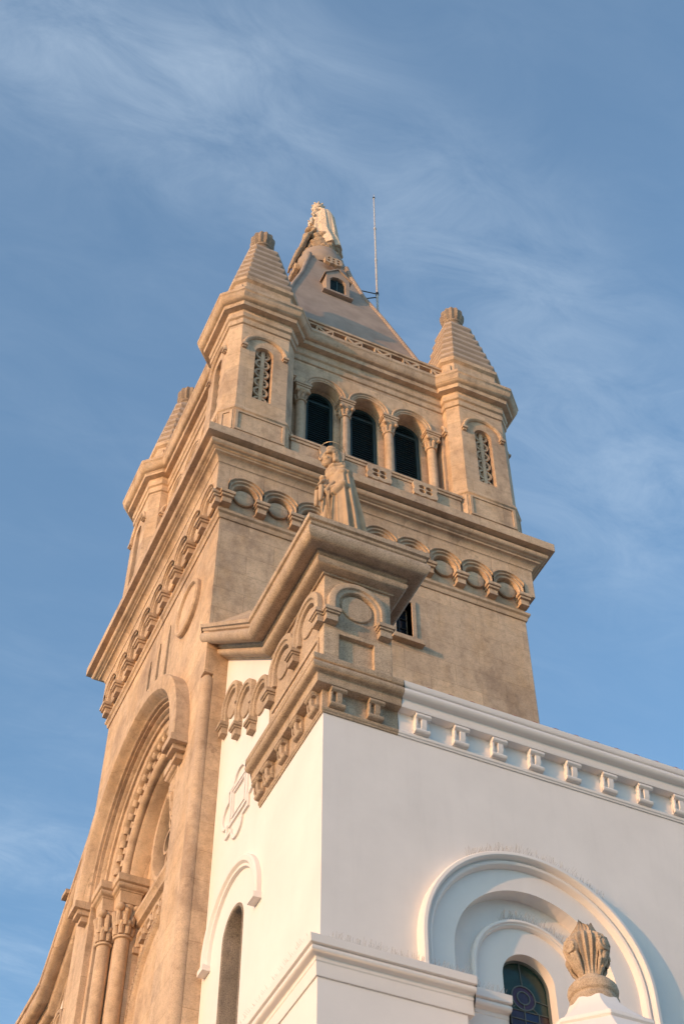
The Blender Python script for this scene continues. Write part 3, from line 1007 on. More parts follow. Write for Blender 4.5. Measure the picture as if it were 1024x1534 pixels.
# dormer
for q, nm in ((0, 'side'), (3, 'front')):
    rot = Matrix.Rotation(q*PI/2, 3, 'Z')
    def f_(u, v, d, rot=rot):
        return rot @ Vector((u, -1.36-d, v)) + Vector((CX, CY, 0))
    b = MB()
    b.prism(f_, [(-0.36, 22.05), (0.36, 22.05), (0.36, 22.98), (0, 23.34), (-0.36, 22.98)], -0.8, 0, holes=[list(reversed([(-0.24, 22.16), (-0.24, 22.74), (-0.16, 22.87), (0, 22.92), (0.16, 22.87), (0.24, 22.74), (0.24, 22.16)]))])
    dm = b.build('dormer', M['roof'], tower, 0)
    b = MB()
    for s in (-1, 1):
        b.prism(f_, [(0, 23.395), (s*0.43, 22.955), (s*0.43, 22.905), (0, 23.341)], -0.8, 0.04)
    b.build('dormer_roof', M['roof'], dm, 0)
    b = MB(); b.fbox(f_, -0.45, 0.45, 22.0, 22.049, -0.4, 0.045); b.build('dormer_sill', M['roof'], dm, 0)
    b = MB(); b.fbox(f_, -0.25, 0.25, 22.12, 22.93, -0.16, -0.12); b.fbox(f_, -0.02, 0.02, 22.22, 22.89, -0.119, -0.07)
    z = 22.26
    while z < 22.84:
        b.fbox(f_, -0.21, 0.21, z, z+0.02, -0.1195, -0.085); z += 0.055
    b.build('dormer_louvre', M['green'], dm, 0)

# ---- lightning rod on the spire
rod = thing('lightning_rod', 'thin grey lightning rod standing beside the spire, held by a bracket on its right hip', 'lightning rod', (4.68, 7.10, 23.6))
b = MB()
px_, py_ = 4.68, 7.10
b.tube([(px_, py_, 23.65), (px_, py_, 26.6)], 0.036, 12)
b.tube([(px_, py_, 26.6), (px_, py_, 28.6)], 0.03, 12)
b.tube([(px_, py_, 28.6), (px_, py_, 30.75)], 0.022, 12)
b.tube([(px_, py_, 30.75), (px_, py_, 31.05)], [0.014, 0.004], 8)
b.build('rod', M['metal'], rod)
for zz in (26.58, 28.58):
    b = MB(); b.lathe([(0.04, 0), (0.045, 0.02), (0.045, 0.09), (0.03, 0.1)], (px_, py_, zz), 14); b.build('collar', M['metal'], rod)
b = MB()
b.lathe([(0.04, 0), (0.035, 0.05)], (px_, py_, 30.72), 12); b.build('rod_tip', M['iron'], rod)
b = MB()
b.tube([(px_, py_, 24.62), (CX+0.62, CY-0.3, 24.50)], 0.017, 8)
b.tube([(px_, py_, 24.44), (CX+0.72, CY-0.2, 23.9)], 0.018, 8)
b.lathe([(0.05, -0.06), (0.05, 0.06)], (px_, py_, 24.62), 14)
b.build('bracket', M['iron'], rod)

# ================================================================== NEAR WING
wing = thing('church_wing', 'white painted church wing with granite corner block, bracketed cornice and arched stained glass window', 'church', (2, 2, GROUND))
XE, YE = 22.0, 15.06
f0, s0 = front(0.0), side(0.0)
WT = -0.06            # top of the white wall under the cornice
WB = -4.13            # lower wall is 5 cm proud
RCX, RCZ, RR = 2.92, -3.24, 1.15
# white walls
b = MB()
fw = archpoly(3.02, -1.60, 0.375, -3.68)
b.prism(f0, [(0, GROUND), (0, 0.78), (1.9, 0.78), (1.9, 3.0), (4.19, 5.0), (4.19, GROUND)], -0.75, 0, holes=[list(reversed(fw))])
# side wall with the big recess and window
hole = archpoly(RCX, RCZ, RR, -9.0, 36)
b.prism(s0, [(0.7501, GROUND), (XE, GROUND), (XE, 0.8), (0.7501, 0.8)], -0.22, 0, holes=[list(reversed(hole))])
hole2 = archpoly(RCX, RCZ, 0.37, -8.9, 24)
b.prism(side(0.2201), [(0.7502, GROUND), (XE, GROUND), (XE, 0.79), (0.7502, 0.79)], -0.42, 0, holes=[list(reversed(hole2))])
b.box(0.001, 0.7499, 0.001, 0.2, GROUND, 0.79)
b.build('white_wall', M['whitewall'], wing, 0)
# lower proud wall below the string course
b = MB()
b.box(-0.053, -0.0005, -0.053, 2.60, GROUND, WB)
b.box(-0.0004, 1.86, -0.053, -0.0005, GROUND, WB)
b.build('lower_wall', M['white'], wing, 0)
# white cornice, then its stone counterpart at the corner
LC = [(-0.03, -0.056), (0.018, -0.056), (0.022, -0.03), (0.036, -0.02), (0.040, 0.02), (0.030, 0.035), (0.028, 0.06), (0.028, 0.345), (0.155, 0.347), (0.160, 0.36), (0.165, 0.49), (0.185, 0.505)] + \
     arcp(0.205, 0.575, 0.07, -80, 80, 8) + [(0.255, 0.655), (0.263, 0.665), (0.266, 0.752), (0.05, 0.765), (-0.03, 0.765)]
XS = 0.99   # stone stops here at the wall; the corona carries on a little further
b = MB(); b.sweep([(XS+0.12, 0), (XE, 0)], LC); b.build('white_cornice', M['white'], wing)
b = MB(); b.sweep([(0, 2.20), (0, 0), (XS+0.1195, 0)], LC); cst = b.build('corner_cornice', M['grey'], wing)
b = MB(); b.build if False else None
def bracket(frame, u, mat, parent):
    b = MB()
    w_ = 0.115
    # block with a T-shaped face and a rolled foot
    P = [(0.028, 0.04), (0.07, 0.04), (0.075, 0.34), (0.028, 0.343)]
    b.rings([[frame(u+s*w_, v, d) for d, v in P] for s in (-1, 1)])
    T = [(0.06, 0.265), (0.135, 0.265), (0.15, 0.285), (0.145, 0.343), (0.06, 0.343)]
    b.rings([[frame(u+s*w_, v, d) for d, v in T] for s in (-1, 1)])
    S = [(0.06, 0.10), (0.10, 0.10), (0.125, 0.15), (0.13, 0.2649), (0.06, 0.2649)]
    b.rings([[frame(u+s, v, d) for d, v in S] for s in (-0.03, 0.055)])
    b.rings([[frame(u+s, v, d*0.93) for d, v in S] for s in (-w_*0.995, -0.085)])
    b.tube([frame(u-w_, 0.078, 0.075), frame(u+w_, 0.078, 0.075)], 0.035, 12)
    b.tube([frame(u-w_, 0.30, 0.142), frame(u+w_, 0.30, 0.142)], 0.022, 10)
    return b.build('cornice_bracket', mat, parent, 30)
proto_w = bracket(lambda u, v, d: (u, -d, v), 0, M['white'], None)
proto_s = bracket(lambda u, v, d: (u, -d, v), 0, M['grey'], None)
def place(proto, parent, loc, rot, used=set()):
    if proto.name in used:
        o = proto.copy(); col.objects.link(o)
    else:
        o = proto; used.add(proto.name)
    o.parent = parent
    o.location = Vector(loc)-world_off(parent)
    o.rotation_euler = (0, 0, rot)
    return o
for i in range(34):
    x = 1.455+0.597*i
    place(proto_w, wing, (x, 0, 0), 0)
for x in (0.175, 0.745):
    place(proto_s, wing, (x, 0, 0), 0)
for y in (0.175, 0.70, 1.22, 1.74, 2.08):
    place(proto_s, wing, (0, y, 0), -PI/2)

# ---- granite corner block (attic)
BX, BY = 1.06, 2.0
b = MB()
pan = [(0.228, 0.93), (0.78, 0.93), (0.78, 1.53), (0.228, 1.53)]
b.prism(side(-0.012), [(-0.012, 0.79), (BX, 0.79), (BX, 2.72), (-0.012, 2.72)], -0.3, 0, holes=[list(reversed(pan))])
b.fbox(side(0), 0.22, 0.79, 0.92, 1.54, -0.2, -0.06)
pan2 = [(0.32, 0.9), (1.75, 0.9), (1.75, 1.50), (0.32, 1.50)]
b.prism(front(-0.012), [(0.2885, 0.79), (BY, 0.79), (BY, 2.72), (0.2885, 2.72)], -0.25, 0, holes=[])
b.box(0.2381, BX-0.001, 0.2882, BY, 0.79, 2.72)
b.build('corner_block', M['wall_grey'], wing, 0)
# raised frame lines on the front of the block
b = MB()
b.fbox(front(-0.012), 0.14, 1.85, 1.46, 1.50, 0.0, 0.022)
b.fbox(front(-0.012), 0.14, 0.18, 0.85, 1.459, 0.0, 0.022)
b.build('block_panel_moulding', M['grey'], wing, 0)
# upper cornice: return, side, front, then raking up to the tower
UBC = [(-0.03, 2.685), (0.045, 2.685), (0.055, 2.715), (0.115, 2.72)] + arcp(0.125, 2.82, 0.09, -80, 60, 7) + [(0.19, 2.91), (0.215, 2.93), (0.215, 2.985), (0.345, 2.945)] + \
      arcp(0.365, 3.085, 0.115, -75, 75, 8, 0.14) + [(0.435, 3.245), (0.44, 3.30), (0.475, 3.315), (0.483, 3.405), (0.42, 3.415), (0.0, 3.46), (-0.03, 3.46)]
b = MB()
b.sweep([(0, 4.50, 2.293), (0, 1.93, 0), (0, 0, 0), (BX, 0, 0), (BX, 2.0, 0)], UBC)
b.build('raking_cornice', M['grey'], wing)
# top slab behind the cornice and sloping coping of the rake
b = MB()
b.box(0.031, BX-0.03, 0.031, 1.95, 2.73, 3.455)
b.rings([[(x, 1.951, 2.75), (x, 1.951, 3.45), (x, 4.19, 5.45), (x, 4.19, 4.72)] for x in (0.031, 0.9)])
b.rings([[(-0.40, y0_, z0_), (0.35, y1_, z0_+dz_), (0.9, y1_, z0_+0.1), (0.9, y0_, z0_-0.2)] for y0_, y1_, z0_, dz_ in ((1.9, 2.25, 3.38, 0.62), (4.19, 4.19, 5.42, 0.72))])
b.build('block_top', M['grey'], wing, 0)
# arches on the block
def wing_arch(frame, cu, cz, mat, r=0.47, mr=0.25, parent=None, proud=0.0, leg=(0.22, 0.22)):
    b = MB()
    k = r/0.47
    b.arch(frame, cu, cz, [(r, -0.01), (r, 0.085+proud), (r-0.02*k, 0.10+proud), (r-0.10*k, 0.10+proud), (r-0.115*k, 0.07+proud), (r-0.17*k, 0.065+proud), (r-0.185*k, 0.02), (r-0.185*k, -0.01)], 0, PI, 30, leg=leg)
    a = b.build('block_arch', mat, parent)
    b = MB(); b.arch(frame, cu, cz-(0.07 if r < 0.4 else 0), [(mr, -0.01), (mr, 0.022), (mr-0.012, 0.032), (0.0005, 0.032), (0.0005, -0.01)], 0, 2*PI, 36)
    b.build('medallion', mat, a)
    return a
def wing_corbel(frame, cu, zt, mat, parent, w_=0.13):
    b = MB()
    b.fbox(frame, cu-w_, cu+w_, zt-0.07, zt, -0.01, 0.15)
    b.fbox(frame, cu-w_+0.02, cu+w_-0.02, zt-0.11, zt-0.0701, -0.01, 0.13)
    b.fbox(frame, cu-w_+0.035, cu+w_-0.035, zt-0.24, zt-0.1101, -0.01, 0.105)
    return b.build('corbel', mat, parent, 0)
bs, bf = side(-0.012), front(-0.012)
wing_arch(bs, 0.50, 2.13, M['grey'], parent=wing)
for u in (0.075, 0.93):
    wing_corbel(bs, u, 1.905, M['grey'], wing)
for u in (0.50, 1.44):
    wing_arch(bf, u, 2.13, M['grey'], parent=wing)
for u in (0.075, 0.97, 1.90):
    wing_corbel(bf, u, 1.905, M['grey'], wing)
# stepping arches under the rake
ff = front(0.0)
for (u0, u1, zc_, l0, l1) in ((2.02, 2.64, 2.20, 0.26, 0.29), (2.70, 3.33, 2.72, 0.26, 0.32), (3.38, 4.0, 3.27, 0.26, 0.30)):
    wing_arch(ff, (u0+u1)/2, zc_, M['grey'], r=0.36, mr=0.235, parent=wing, leg=(l0, l1))
for u, z in ((2.64, 1.96), (3.33, 2.43), (4.0, 2.99)):
    wing_corbel(ff, u, z, M['grey'], wing, 0.11)

# ---- string course, stopping beside the big recess, and its short continuation inside it
SC = [(-0.03, -4.131), (0.072, -4.131), (0.078, -4.11), (0.082, -3.955), (0.092, -3.945), (0.095, -3.90), (0.118, -3.885)] + arcp(0.135, -3.838, 0.045, -80, 70, 6) + [(0.19, -3.795), (0.20, -3.79), (0.21, -3.687), (0.0, -3.655), (-0.03, -3.655)]
b = MB(); b.sweep([(0, 2.62), (0, 0), (1.935, 0)], [(e, z) if z > -3.95 or e < 0 else (e, z) for e, z in SC]); b.build('string_course', M['white'], wing)
b = MB(); b.sweep([(1.70, 0.22), (2.52, 0.22)], [(e+0.015, z+0.01) if e > 0 else (e, z+0.01) for e, z in SC]); b.build('recess_string', M['white'], wing)
b = MB(); b.box(1.70, 2.46, 0.165, 0.219, GROUND, WB+0.009); b.build('recess_wall', M['white'], wing, 0)
# the ring round the recess
b = MB()
ro2 = 1.655
b.arch(s0, RCX, RCZ, [(ro2, -0.01), (ro2, 0.13), (ro2-0.02, 0.155), (ro2-0.065, 0.16), (ro2-0.085, 0.14), (ro2-0.095, 0.07), (ro2-0.11, 0.075), (ro2-0.135, 0.10), (ro2-0.165, 0.085), (ro2-0.19, 0.03), (ro2-0.19, -0.01)], 0, PI, 64, leg=(5, 0.44))
b.build('arch_hood', M['white'], wing)
b = MB()
rs = side(0.2201)
b.arch(rs, RCX, RCZ, [(0.83, -0.01), (0.83, 0.06), (0.81, 0.085), (0.78, 0.085), (0.765, 0.06), (0.75, 0.06), (0.735, 0.03), (0.735, -0.01)], 0, PI, 48, leg=(5, 0.38))
b.build('window_hood', M['white'], wing)
# stained glass window
gf = side(0.40)
b = MB()
gw = b.arch(gf, RCX, RCZ, [(0.372, -0.05), (0.372, 0.03), (0.345, 0.03), (0.345, -0.05)], 0, PI, 30, leg=(5, 5)).build('stained_glass_window', M['lead'], wing, 0)
QZ = RCZ-0.14
b = MB(); b.prism(gf, archpoly(RCX, RCZ, 0.346, QZ-0.18, 30), -0.03, 0.0, holes=[list(reversed(circ(RCX, QZ, 0.165, 30)))]); b.build('green_pane', M['g_green'], gw, 0)
b = MB(); b.prism(gf, circ(RCX, QZ, 0.1645, 30), -0.03, 0.002, holes=[list(reversed(circ(RCX, QZ, 0.088, 24)))]); b.build('purple_pane', M['g_purple'], gw, 0)
b = MB(); b.prism(gf, circ(RCX, QZ, 0.0878, 24), -0.03, 0.003); b.build('violet_pane', M['g_violet'], gw, 0)
for k, (u0, u1, mat) in enumerate(((-0.346, -0.20, 'g_blue'), (-0.199, 0.0, 'g_violet'), (0.001, 0.20, 'g_blue'), (0.201, 0.346, 'g_brown'))):
    b = MB(); b.fbox(gf, RCX+u0, RCX+u1, RCZ-5, QZ-0.1805, -0.03, 0.0); b.build('lower_pane', M[mat], gw, 0)
b = MB()
for rr in (0.165, 0.088):
    b.arch(gf, RCX, QZ, [(rr+0.008, 0.0), (rr+0.008, 0.014), (rr-0.008, 0.014), (rr-0.008, 0.0)], 0, 2*PI, 32)
for p, q in (((0, 0.165), (-0.02, 0.48)), ((0.165, 0), (0.345, -0.02)), ((-0.165, 0), (-0.345, -0.02)), ((0, -0.165), (0, -0.09)), ((-0.345, -0.18), (0.345, -0.18)), ((-0.2, -0.18), (-0.2, -3)), ((0, -0.18), (0, -3)), ((0.2, -0.18), (0.2, -3)),
             ((-0.345, -0.30), (0.345, -0.30)), ((-0.345, -0.43), (0.345, -0.43)), ((0.115, -0.115), (0.2, -0.18)), ((-0.115, -0.115), (-0.2, -0.18))):
    b.tube([gf(RCX+p[0], QZ+p[1], 0.006), gf(RCX+q[0], QZ+q[1], 0.006)], 0.008, 6)
b.build('leading', M['lead'], gw, 0)

# ---- front window with a granite lining
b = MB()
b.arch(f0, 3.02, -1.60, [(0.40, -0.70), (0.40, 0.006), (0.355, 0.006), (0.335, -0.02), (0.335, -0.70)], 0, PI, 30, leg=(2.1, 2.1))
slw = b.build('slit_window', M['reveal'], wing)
b = MB(); b.prism(front(0.7), archpoly(3.02, -1.60, 0.335, -3.7), 0.0, 0.03); b.build('window_pane', M['g_dark'], slw, 0)
b = MB()
b.arch(f0, 3.02, -1.55, [(1.03, -0.01), (1.03, 0.07), (1.0, 0.10), (0.93, 0.095), (0.90, 0.05), (0.86, 0.05), (0.84, 0.0), (0.84, -0.01)], 0, PI, 44, leg=(0.1, 0.1))
for s in (-1, 1):
    a, c = sorted((3.02+s*0.83, 3.02+s*1.05)); b.fbox(f0, a, c, -1.74, -1.651, -0.01, 0.12)
b.build('window_hood', M['white'], wing)
# relief panel: lobed frame
def ringpoly(pts, k, c):
    return [(c[0]+(u-c[0])*k, c[1]+(v-c[1])*k) for u, v in pts]
rc = (3.10, 0.78)
lob = []
h_ = 0.46
for q in range(4):
    a0_ = -PI/2+q*PI/2
    ax = Vector((math.cos(a0_), math.sin(a0_))); tn = Vector((-ax.y, ax.x))
    lob.append(tuple(Vector(rc)+ax*h_-tn*h_))
    for i in range(13):
        t = PI-PI*i/12
        p = Vector(rc)+ax*(h_+0.24*math.sin(t))+tn*(0.24*math.cos(t))
        lob.append(tuple(p))
b = MB()
b.prism(f0, lob, -0.01, 0.035, holes=[list(reversed(ringpoly(lob, 0.88, rc)))])
sq_ = [(rc[0]-0.36, rc[1]-0.30), (rc[0]+0.36, rc[1]-0.30), (rc[0]+0.36, rc[1]+0.42), (rc[0]-0.36, rc[1]+0.42)]
b.prism(f0, sq_, -0.01, 0.03, holes=[list(reversed(ringpoly(sq_, 0.84, (rc[0], rc[1]+0.06))))])
b.prism(f0, ringpoly(sq_, 0.70, (rc[0], rc[1]+0.06)), -0.01, 0.03, holes=[list(reversed(ringpoly(sq_, 0.60, (rc[0], rc[1]+0.06))))])
b.build('relief_panel', M['white'], wing, 0)

# ---- low tiled roof behind the cornice
b = MB()
n_t = 60
for i in range(n_t):
    x0_ = 1.35+i*0.34
    prof_t = [(x0_+0.17+0.11*math.cos(PI*k/8), 0.11*math.sin(PI*k/8)) for k in range(9)]
    rg = [[(x, y, z+zz) for x, zz in prof_t] for y, z in ((-0.235, 0.69), (4.0, 1.7))]
    b.rings(rg)
b.rings([[(1.3, y, z), (XE, y, z), (XE, y, z-0.05), (1.3, y, z-0.05)] for y, z in ((-0.15, 0.75), (4.15, 1.72), (YE/2, 2.7))])
b.build('tiled_roof', M['tile'], wing)

# ---- bird spikes: thin wires on the ledges
def spikes(pts, outn, name):
    b = MB()
    for p in pts:
        p = Vector(p)
        for k in range(3):
            d = Vector((random.uniform(-0.06, 0.06), random.uniform(-0.06, 0.06), 0))+Vector(outn)*random.uniform(0.02, 0.07)
            q = p+d+Vector((0, 0, random.uniform(0.075, 0.11)))
            b.tube([p, q], 0.0016, 4)
    for i in range(len(pts)-1):
        b.tube([pts[i], pts[i+1]], 0.004, 5)
    o = b.build(name, M['spike'], wing, 0)
    return o
spikes([(0.1+0.035*i, -0.10, -3.67) for i in range(50)], (0, -1, 0), 'bird_spikes')
spikes([(-0.10, 0.05+0.04*i, -3.67) for i in range(60)], (-1, 0, 0), 'bird_spikes')
spikes([(RCX+1.66*math.cos(a), -0.07, RCZ+1.66*math.sin(a)) for a in [R(50+1.2*i) for i in range(62)]], (0, -1, 0), 'bird_spikes')
spikes([(RCX+0.835*math.cos(a), 0.18, RCZ+0.835*math.sin(a)) for a in [R(35+2.2*i) for i in range(38)]], (0, -1, 0), 'bird_spikes')
spikes([(1.98+0.035*i, 0.12, -3.655) for i in range(15)], (0, -1, 0), 'bird_spikes')

# ================================================================== FAR WING (mirrored about the tower's middle)
far = thing('church_wing', 'far church wing at lower left, raking granite cornice swooping down from the tower', 'church', (2, 13, GROUND))
mir = lambda y: YE-y
b = MB()
b.prism(f0, [(mir(0), GROUND), (mir(0), 3.0), (mir(1.9), 3.0), (mir(4.19), 5.0), (mir(4.19), GROUND)], -0.75, 0)
b.box(0.7501, XE, YE-0.3, YE, GROUND, 0.8)
b.build('white_wall', M['whitewall'], far, 0)
b = MB()
b.sweep([(BX, mir(2.0), 0), (BX, mir(0), 0), (0, mir(0), 0), (0, mir(1.93), 0), (0, mir(4.62), 2.40)], UBC)
b.build('raking_cornice', M['trim'], far)
b = MB()
b.box(0.031, BX-0.03, mir(1.95), mir(0.031), 2.73, 3.455)
b.rings([[(x, mir(1.951), 2.75), (x, mir(1.951), 3.45), (x, mir(4.19), 5.45), (x, mir(4.19), 4.72)] for x in (0.031, 0.9)])
b.build('block_top', M['grey'], far, 0)
b = MB(); b.box(-0.012, BX, mir(BY), mir(0)+0.012, 0.79, 2.72); b.build('corner_block', M['wall_grey'], far, 0)
b = MB(); b.sweep([(1.1, mir(0)), (0, mir(0)), (0, mir(2.2))], LC); b.build('corner_cornice', M['grey'], far)
for (u0, u1, zc_, l0, l1) in ((2.02, 2.64, 2.27, 0.36, 0.36), (2.70, 3.33, 2.80, 0.42, 0.36), (3.38, 4.0, 3.36, 0.40, 0.36)):
    wing_arch(ff, mir((u0+u1)/2), zc_, M['trim'], r=0.345, mr=0.205, parent=far, leg=(l1, l0))
for u in (0.50, 1.44):
    wing_arch(bf, mir(u), 2.13, M['grey'], parent=far)
b = MB(); b.box(-0.56, -0.36, 11.72, 12.02, 4.62, 4.72); b.box(-0.45, -0.0, 11.76, 11.98, 4.4, 4.6199); b.build('water_spout', M['trim'], far, 0)

# ================================================================== PINNACLE WITH URN
PX, PY = 2.98, -1.0
pin = thing('pinnacle', 'white octagonal pinnacle cap in front of the arched stained glass window', 'pinnacle', (PX, PY, GROUND))
def oct8(r, z, c=(PX, PY)):
    return [(c[0]+r*math.cos(k*PI/4+PI/8), c[1]+r*math.sin(k*PI/4+PI/8), z) for k in range(8)]
b = MB()
b.rings([oct8(0.62, GROUND), oct8(0.62, -5.7), oct8(0.66, -5.501)])
b.build('shaft', M['white'], pin, 0)
b = MB()
b.rings([oct8(1.10, -5.5), oct8(1.10, -5.25), oct8(0.70, -4.80), oct8(0.725, -4.78), oct8(0.715, -4.73), oct8(0.675, -4.72), oct8(0.45, -4.50), oct8(0.33, -4.36), oct8(0.30, -4.28)])
b.build('cap', M['white'], pin, 20)
urn = thing('stone_urn_finial', 'carved stone acanthus urn finial on the white pinnacle cap', 'finial', (PX, PY, -4.05))
b = MB()
b.lathe([(0.27, -4.36), (0.285, -4.34), (0.288, -4.24), (0.265, -4.21), (0.262, -4.185), (0.285, -4.16), (0.296, -4.11), (0.285, -4.06), (0.25, -4.03), (0.245, -4.01), (0.17, -3.97), (0.14, -3.92)], (PX, PY, 0), 36)
b.build('foot_ring', M['urn'], urn, 30)
b = MB()
nn = 80
rg = []
for r_, z, fl in ((0.135, -3.96, 0.0), (0.13, -3.90, 0.05), (0.145, -3.80, 0.09), (0.19, -3.70, 0.11), (0.235, -3.60, 0.11), (0.255, -3.51, 0.10), (0.245, -3.44, 0.09), (0.19, -3.38, 0.06), (0.10, -3.34, 0.0)):
    rg.append([(PX+r_*(1+fl*math.cos(20*2*PI*k/nn))*math.cos(2*PI*k/nn), PY+r_*(1+fl*math.cos(20*2*PI*k/nn))*math.sin(2*PI*k/nn), z) for k in range(nn)])
b.rings(rg)
b.build('urn_bowl', M['urn'], urn)
view_az = math.atan2(-13.4-PY, -5.9-PX)
for k in range(4):
    a = view_az+R(50)+k*PI/2
    rd = Vector((math.cos(a), math.sin(a), 0)); tn = Vector((-math.sin(a), math.cos(a), 0))
    b = MB()
    c = Vector((PX, PY, -3.585))+rd*0.20
    pts = []
    for i in range(30):
        t = i/29*2.7*PI
        rr = 0.092*(1-i/29*0.75)
        pts.append(c+rd*(0.075+0.02*i/29)+tn*(rr*math.cos(t+0.6*PI))+Vector((0, 0, rr*math.sin(t+0.6*PI))))
    b.tube(pts, 0.019, 8)
    # round cushion behind the scroll
    b.ball(c+rd*0.025, (0.09, 0.09, 0.10), seg=18)
    # tail of the scroll, tapering to the foot, with side lobes
    for off, w0 in ((0.0, 0.045), (-0.05, 0.026), (0.05, 0.026)):
        b.tube([c+rd*0.055+tn*off+Vector((0, 0, -0.09)), c+rd*0.025+tn*off*0.9+Vector((0, 0, -0.17)), c-rd*0.02+tn*off*0.6+Vector((0, 0, -0.25)), c-rd*0.075+tn*off*0.3+Vector((0, 0, -0.34))], [w0, w0*0.95, w0*0.75, w0*0.45], 10)
    b.ball(c+rd*0.045+Vector((0, 0, -0.135)), 0.038, seg=12)
    b.build('volute', M['urn'], urn)
for k, (da, hs) in enumerate(((-28, 1.0), (75, 0.92), (170, 0.9))):
    a = view_az+R(da)
    rd = Vector((math.cos(a), math.sin(a), 0)); tn = Vector((-math.sin(a), math.cos(a), 0))
    b = MB()
    c0 = Vector((PX, PY, -3.47))+rd*0.12
    front_ = []
    for (h, wd, lean) in ((-0.08, 0.09, 0.0), (0.02, 0.14, 0.02), (0.10, 0.15, 0.035), (0.17, 0.135, 0.035), (0.23, 0.10, 0.03), (0.28, 0.055, 0.03), (0.315, 0.012, 0.03)):
        row = []
        for j in range(13):
            s_ = -1+j/6
            ridge = 0.012*math.cos(j*PI)+0.03*(1-abs(s_))
            row.append(c0+tn*(wd*s_)+rd*(lean-0.08*h/0.27+ridge)+Vector((0, 0, (h-0.04*abs(s_)+0.008*math.cos(j*PI))*hs)))
        back = [p-rd*0.045 for p in reversed(row)]
        front_.append(row+back)
    b.rings(front_)
    b.build('leaf', M['urn'], urn)

# ================================================================== STATUES
def loft(b, secs, n=40, folds=(), c=(0, 0)):
    """secs: (z, cx, cy, rx, ry, fold amplitude)"""
    rg = []
    for z, cx, cy, rx, ry, fa in secs:
        row = []
        for k in range(n):
            t = 2*PI*k/n
            f = 1
            for fr_, ph, am in folds:
                f += fa*am*math.sin(fr_*t+ph+z*0.35)
            row.append((c[0]+cx+rx*f*math.cos(t), c[1]+cy+ry*f*math.sin(t), z))
        rg.append(row)
    b.rings(rg)

def make_hand(b, p, d, upv, sc_=1.0):
    d = Vector(d).normalized(); upv = Vector(upv).normalized(); sdv = d.cross(upv)
    p = Vector(p)
    b.ball(p+d*0.06*sc_, 0.055*sc_, seg=12)
    b.tube([p, p+d*0.10*sc_], [0.045*sc_, 0.06*sc_], 10)
    for i, ln in enumerate((0.10, 0.12, 0.115, 0.09)):
        q = p+d*0.10*sc_+sdv*(i-1.5)*0.032*sc_
        b.limb([q, q+d*ln*0.55*sc_-upv*0.01, q+d*ln*0.9*sc_-upv*0.045*sc_], [0.018*sc_, 0.017*sc_, 0.013*sc_], 8)
    q = p+d*0.03*sc_+sdv*0.06*sc_
    b.limb([q, q+d*0.06*sc_+sdv*0.03*sc_, q+d*0.10*sc_+sdv*0.015*sc_], [0.02*sc_, 0.019*sc_, 0.014*sc_], 8)

def make_head(b, c, s, fdir, tilt=0.0, beard=True, hair='curls'):
    """head of height ~0.44*s looking along fdir"""
    f = Vector(fdir).normalized(); l = Vector((-f.y, f.x, 0)).normalized(); u = f.cross(l)
    if u.z < 0:
        u = -u
    c = Vector(c)
    P = lambda a, bb, cc: c+f*a*s+l*bb*s+u*cc*s
    ang = math.atan2(f.y, f.x)
    b.ball(P(-0.02, 0, 0.05), (0.165*s, 0.14*s, 0.17*s), rot=(0, 0, ang))
    b.ball(P(0.05, 0, -0.05), (0.105*s, 0.105*s, 0.155*s), rot=(0, 0, ang))
    b.ball(P(0.085, 0, -0.145), (0.065*s, 0.065*s, 0.055*s), rot=(0, 0, ang))           # chin
    b.limb([P(0.135, 0, 0.035), P(0.175, 0, -0.035), P(0.18, 0, -0.055)], [0.02*s, 0.028*s, 0.03*s], 8)   # nose
    for sg in (-1, 1):
        b.limb([P(0.135, sg*0.02, 0.05), P(0.12, sg*0.085, 0.05)], [0.024*s, 0.02*s], 8)   # brow
        b.ball(P(0.125, sg*0.052, 0.012), 0.024*s, seg=10)                              # eye
        b.ball(P(0.10, sg*0.065, -0.06), 0.045*s, seg=10)                               # cheek
        b.ball(P(-0.02, sg*0.138, -0.02), (0.035*s, 0.02*s, 0.05*s), rot=(0, 0, ang), seg=10)     # ear
    b.limb([P(0.142, -0.035, -0.098), P(0.15, 0.0, -0.095), P(0.142, 0.035, -0.098)], [0.012*s, 0.016*s, 0.012*s], 8)   # lips
    b.limb([P(0.138, -0.028, -0.118), P(0.146, 0.0, -0.12), P(0.138, 0.028, -0.118)], [0.012*s, 0.017*s, 0.012*s], 8)

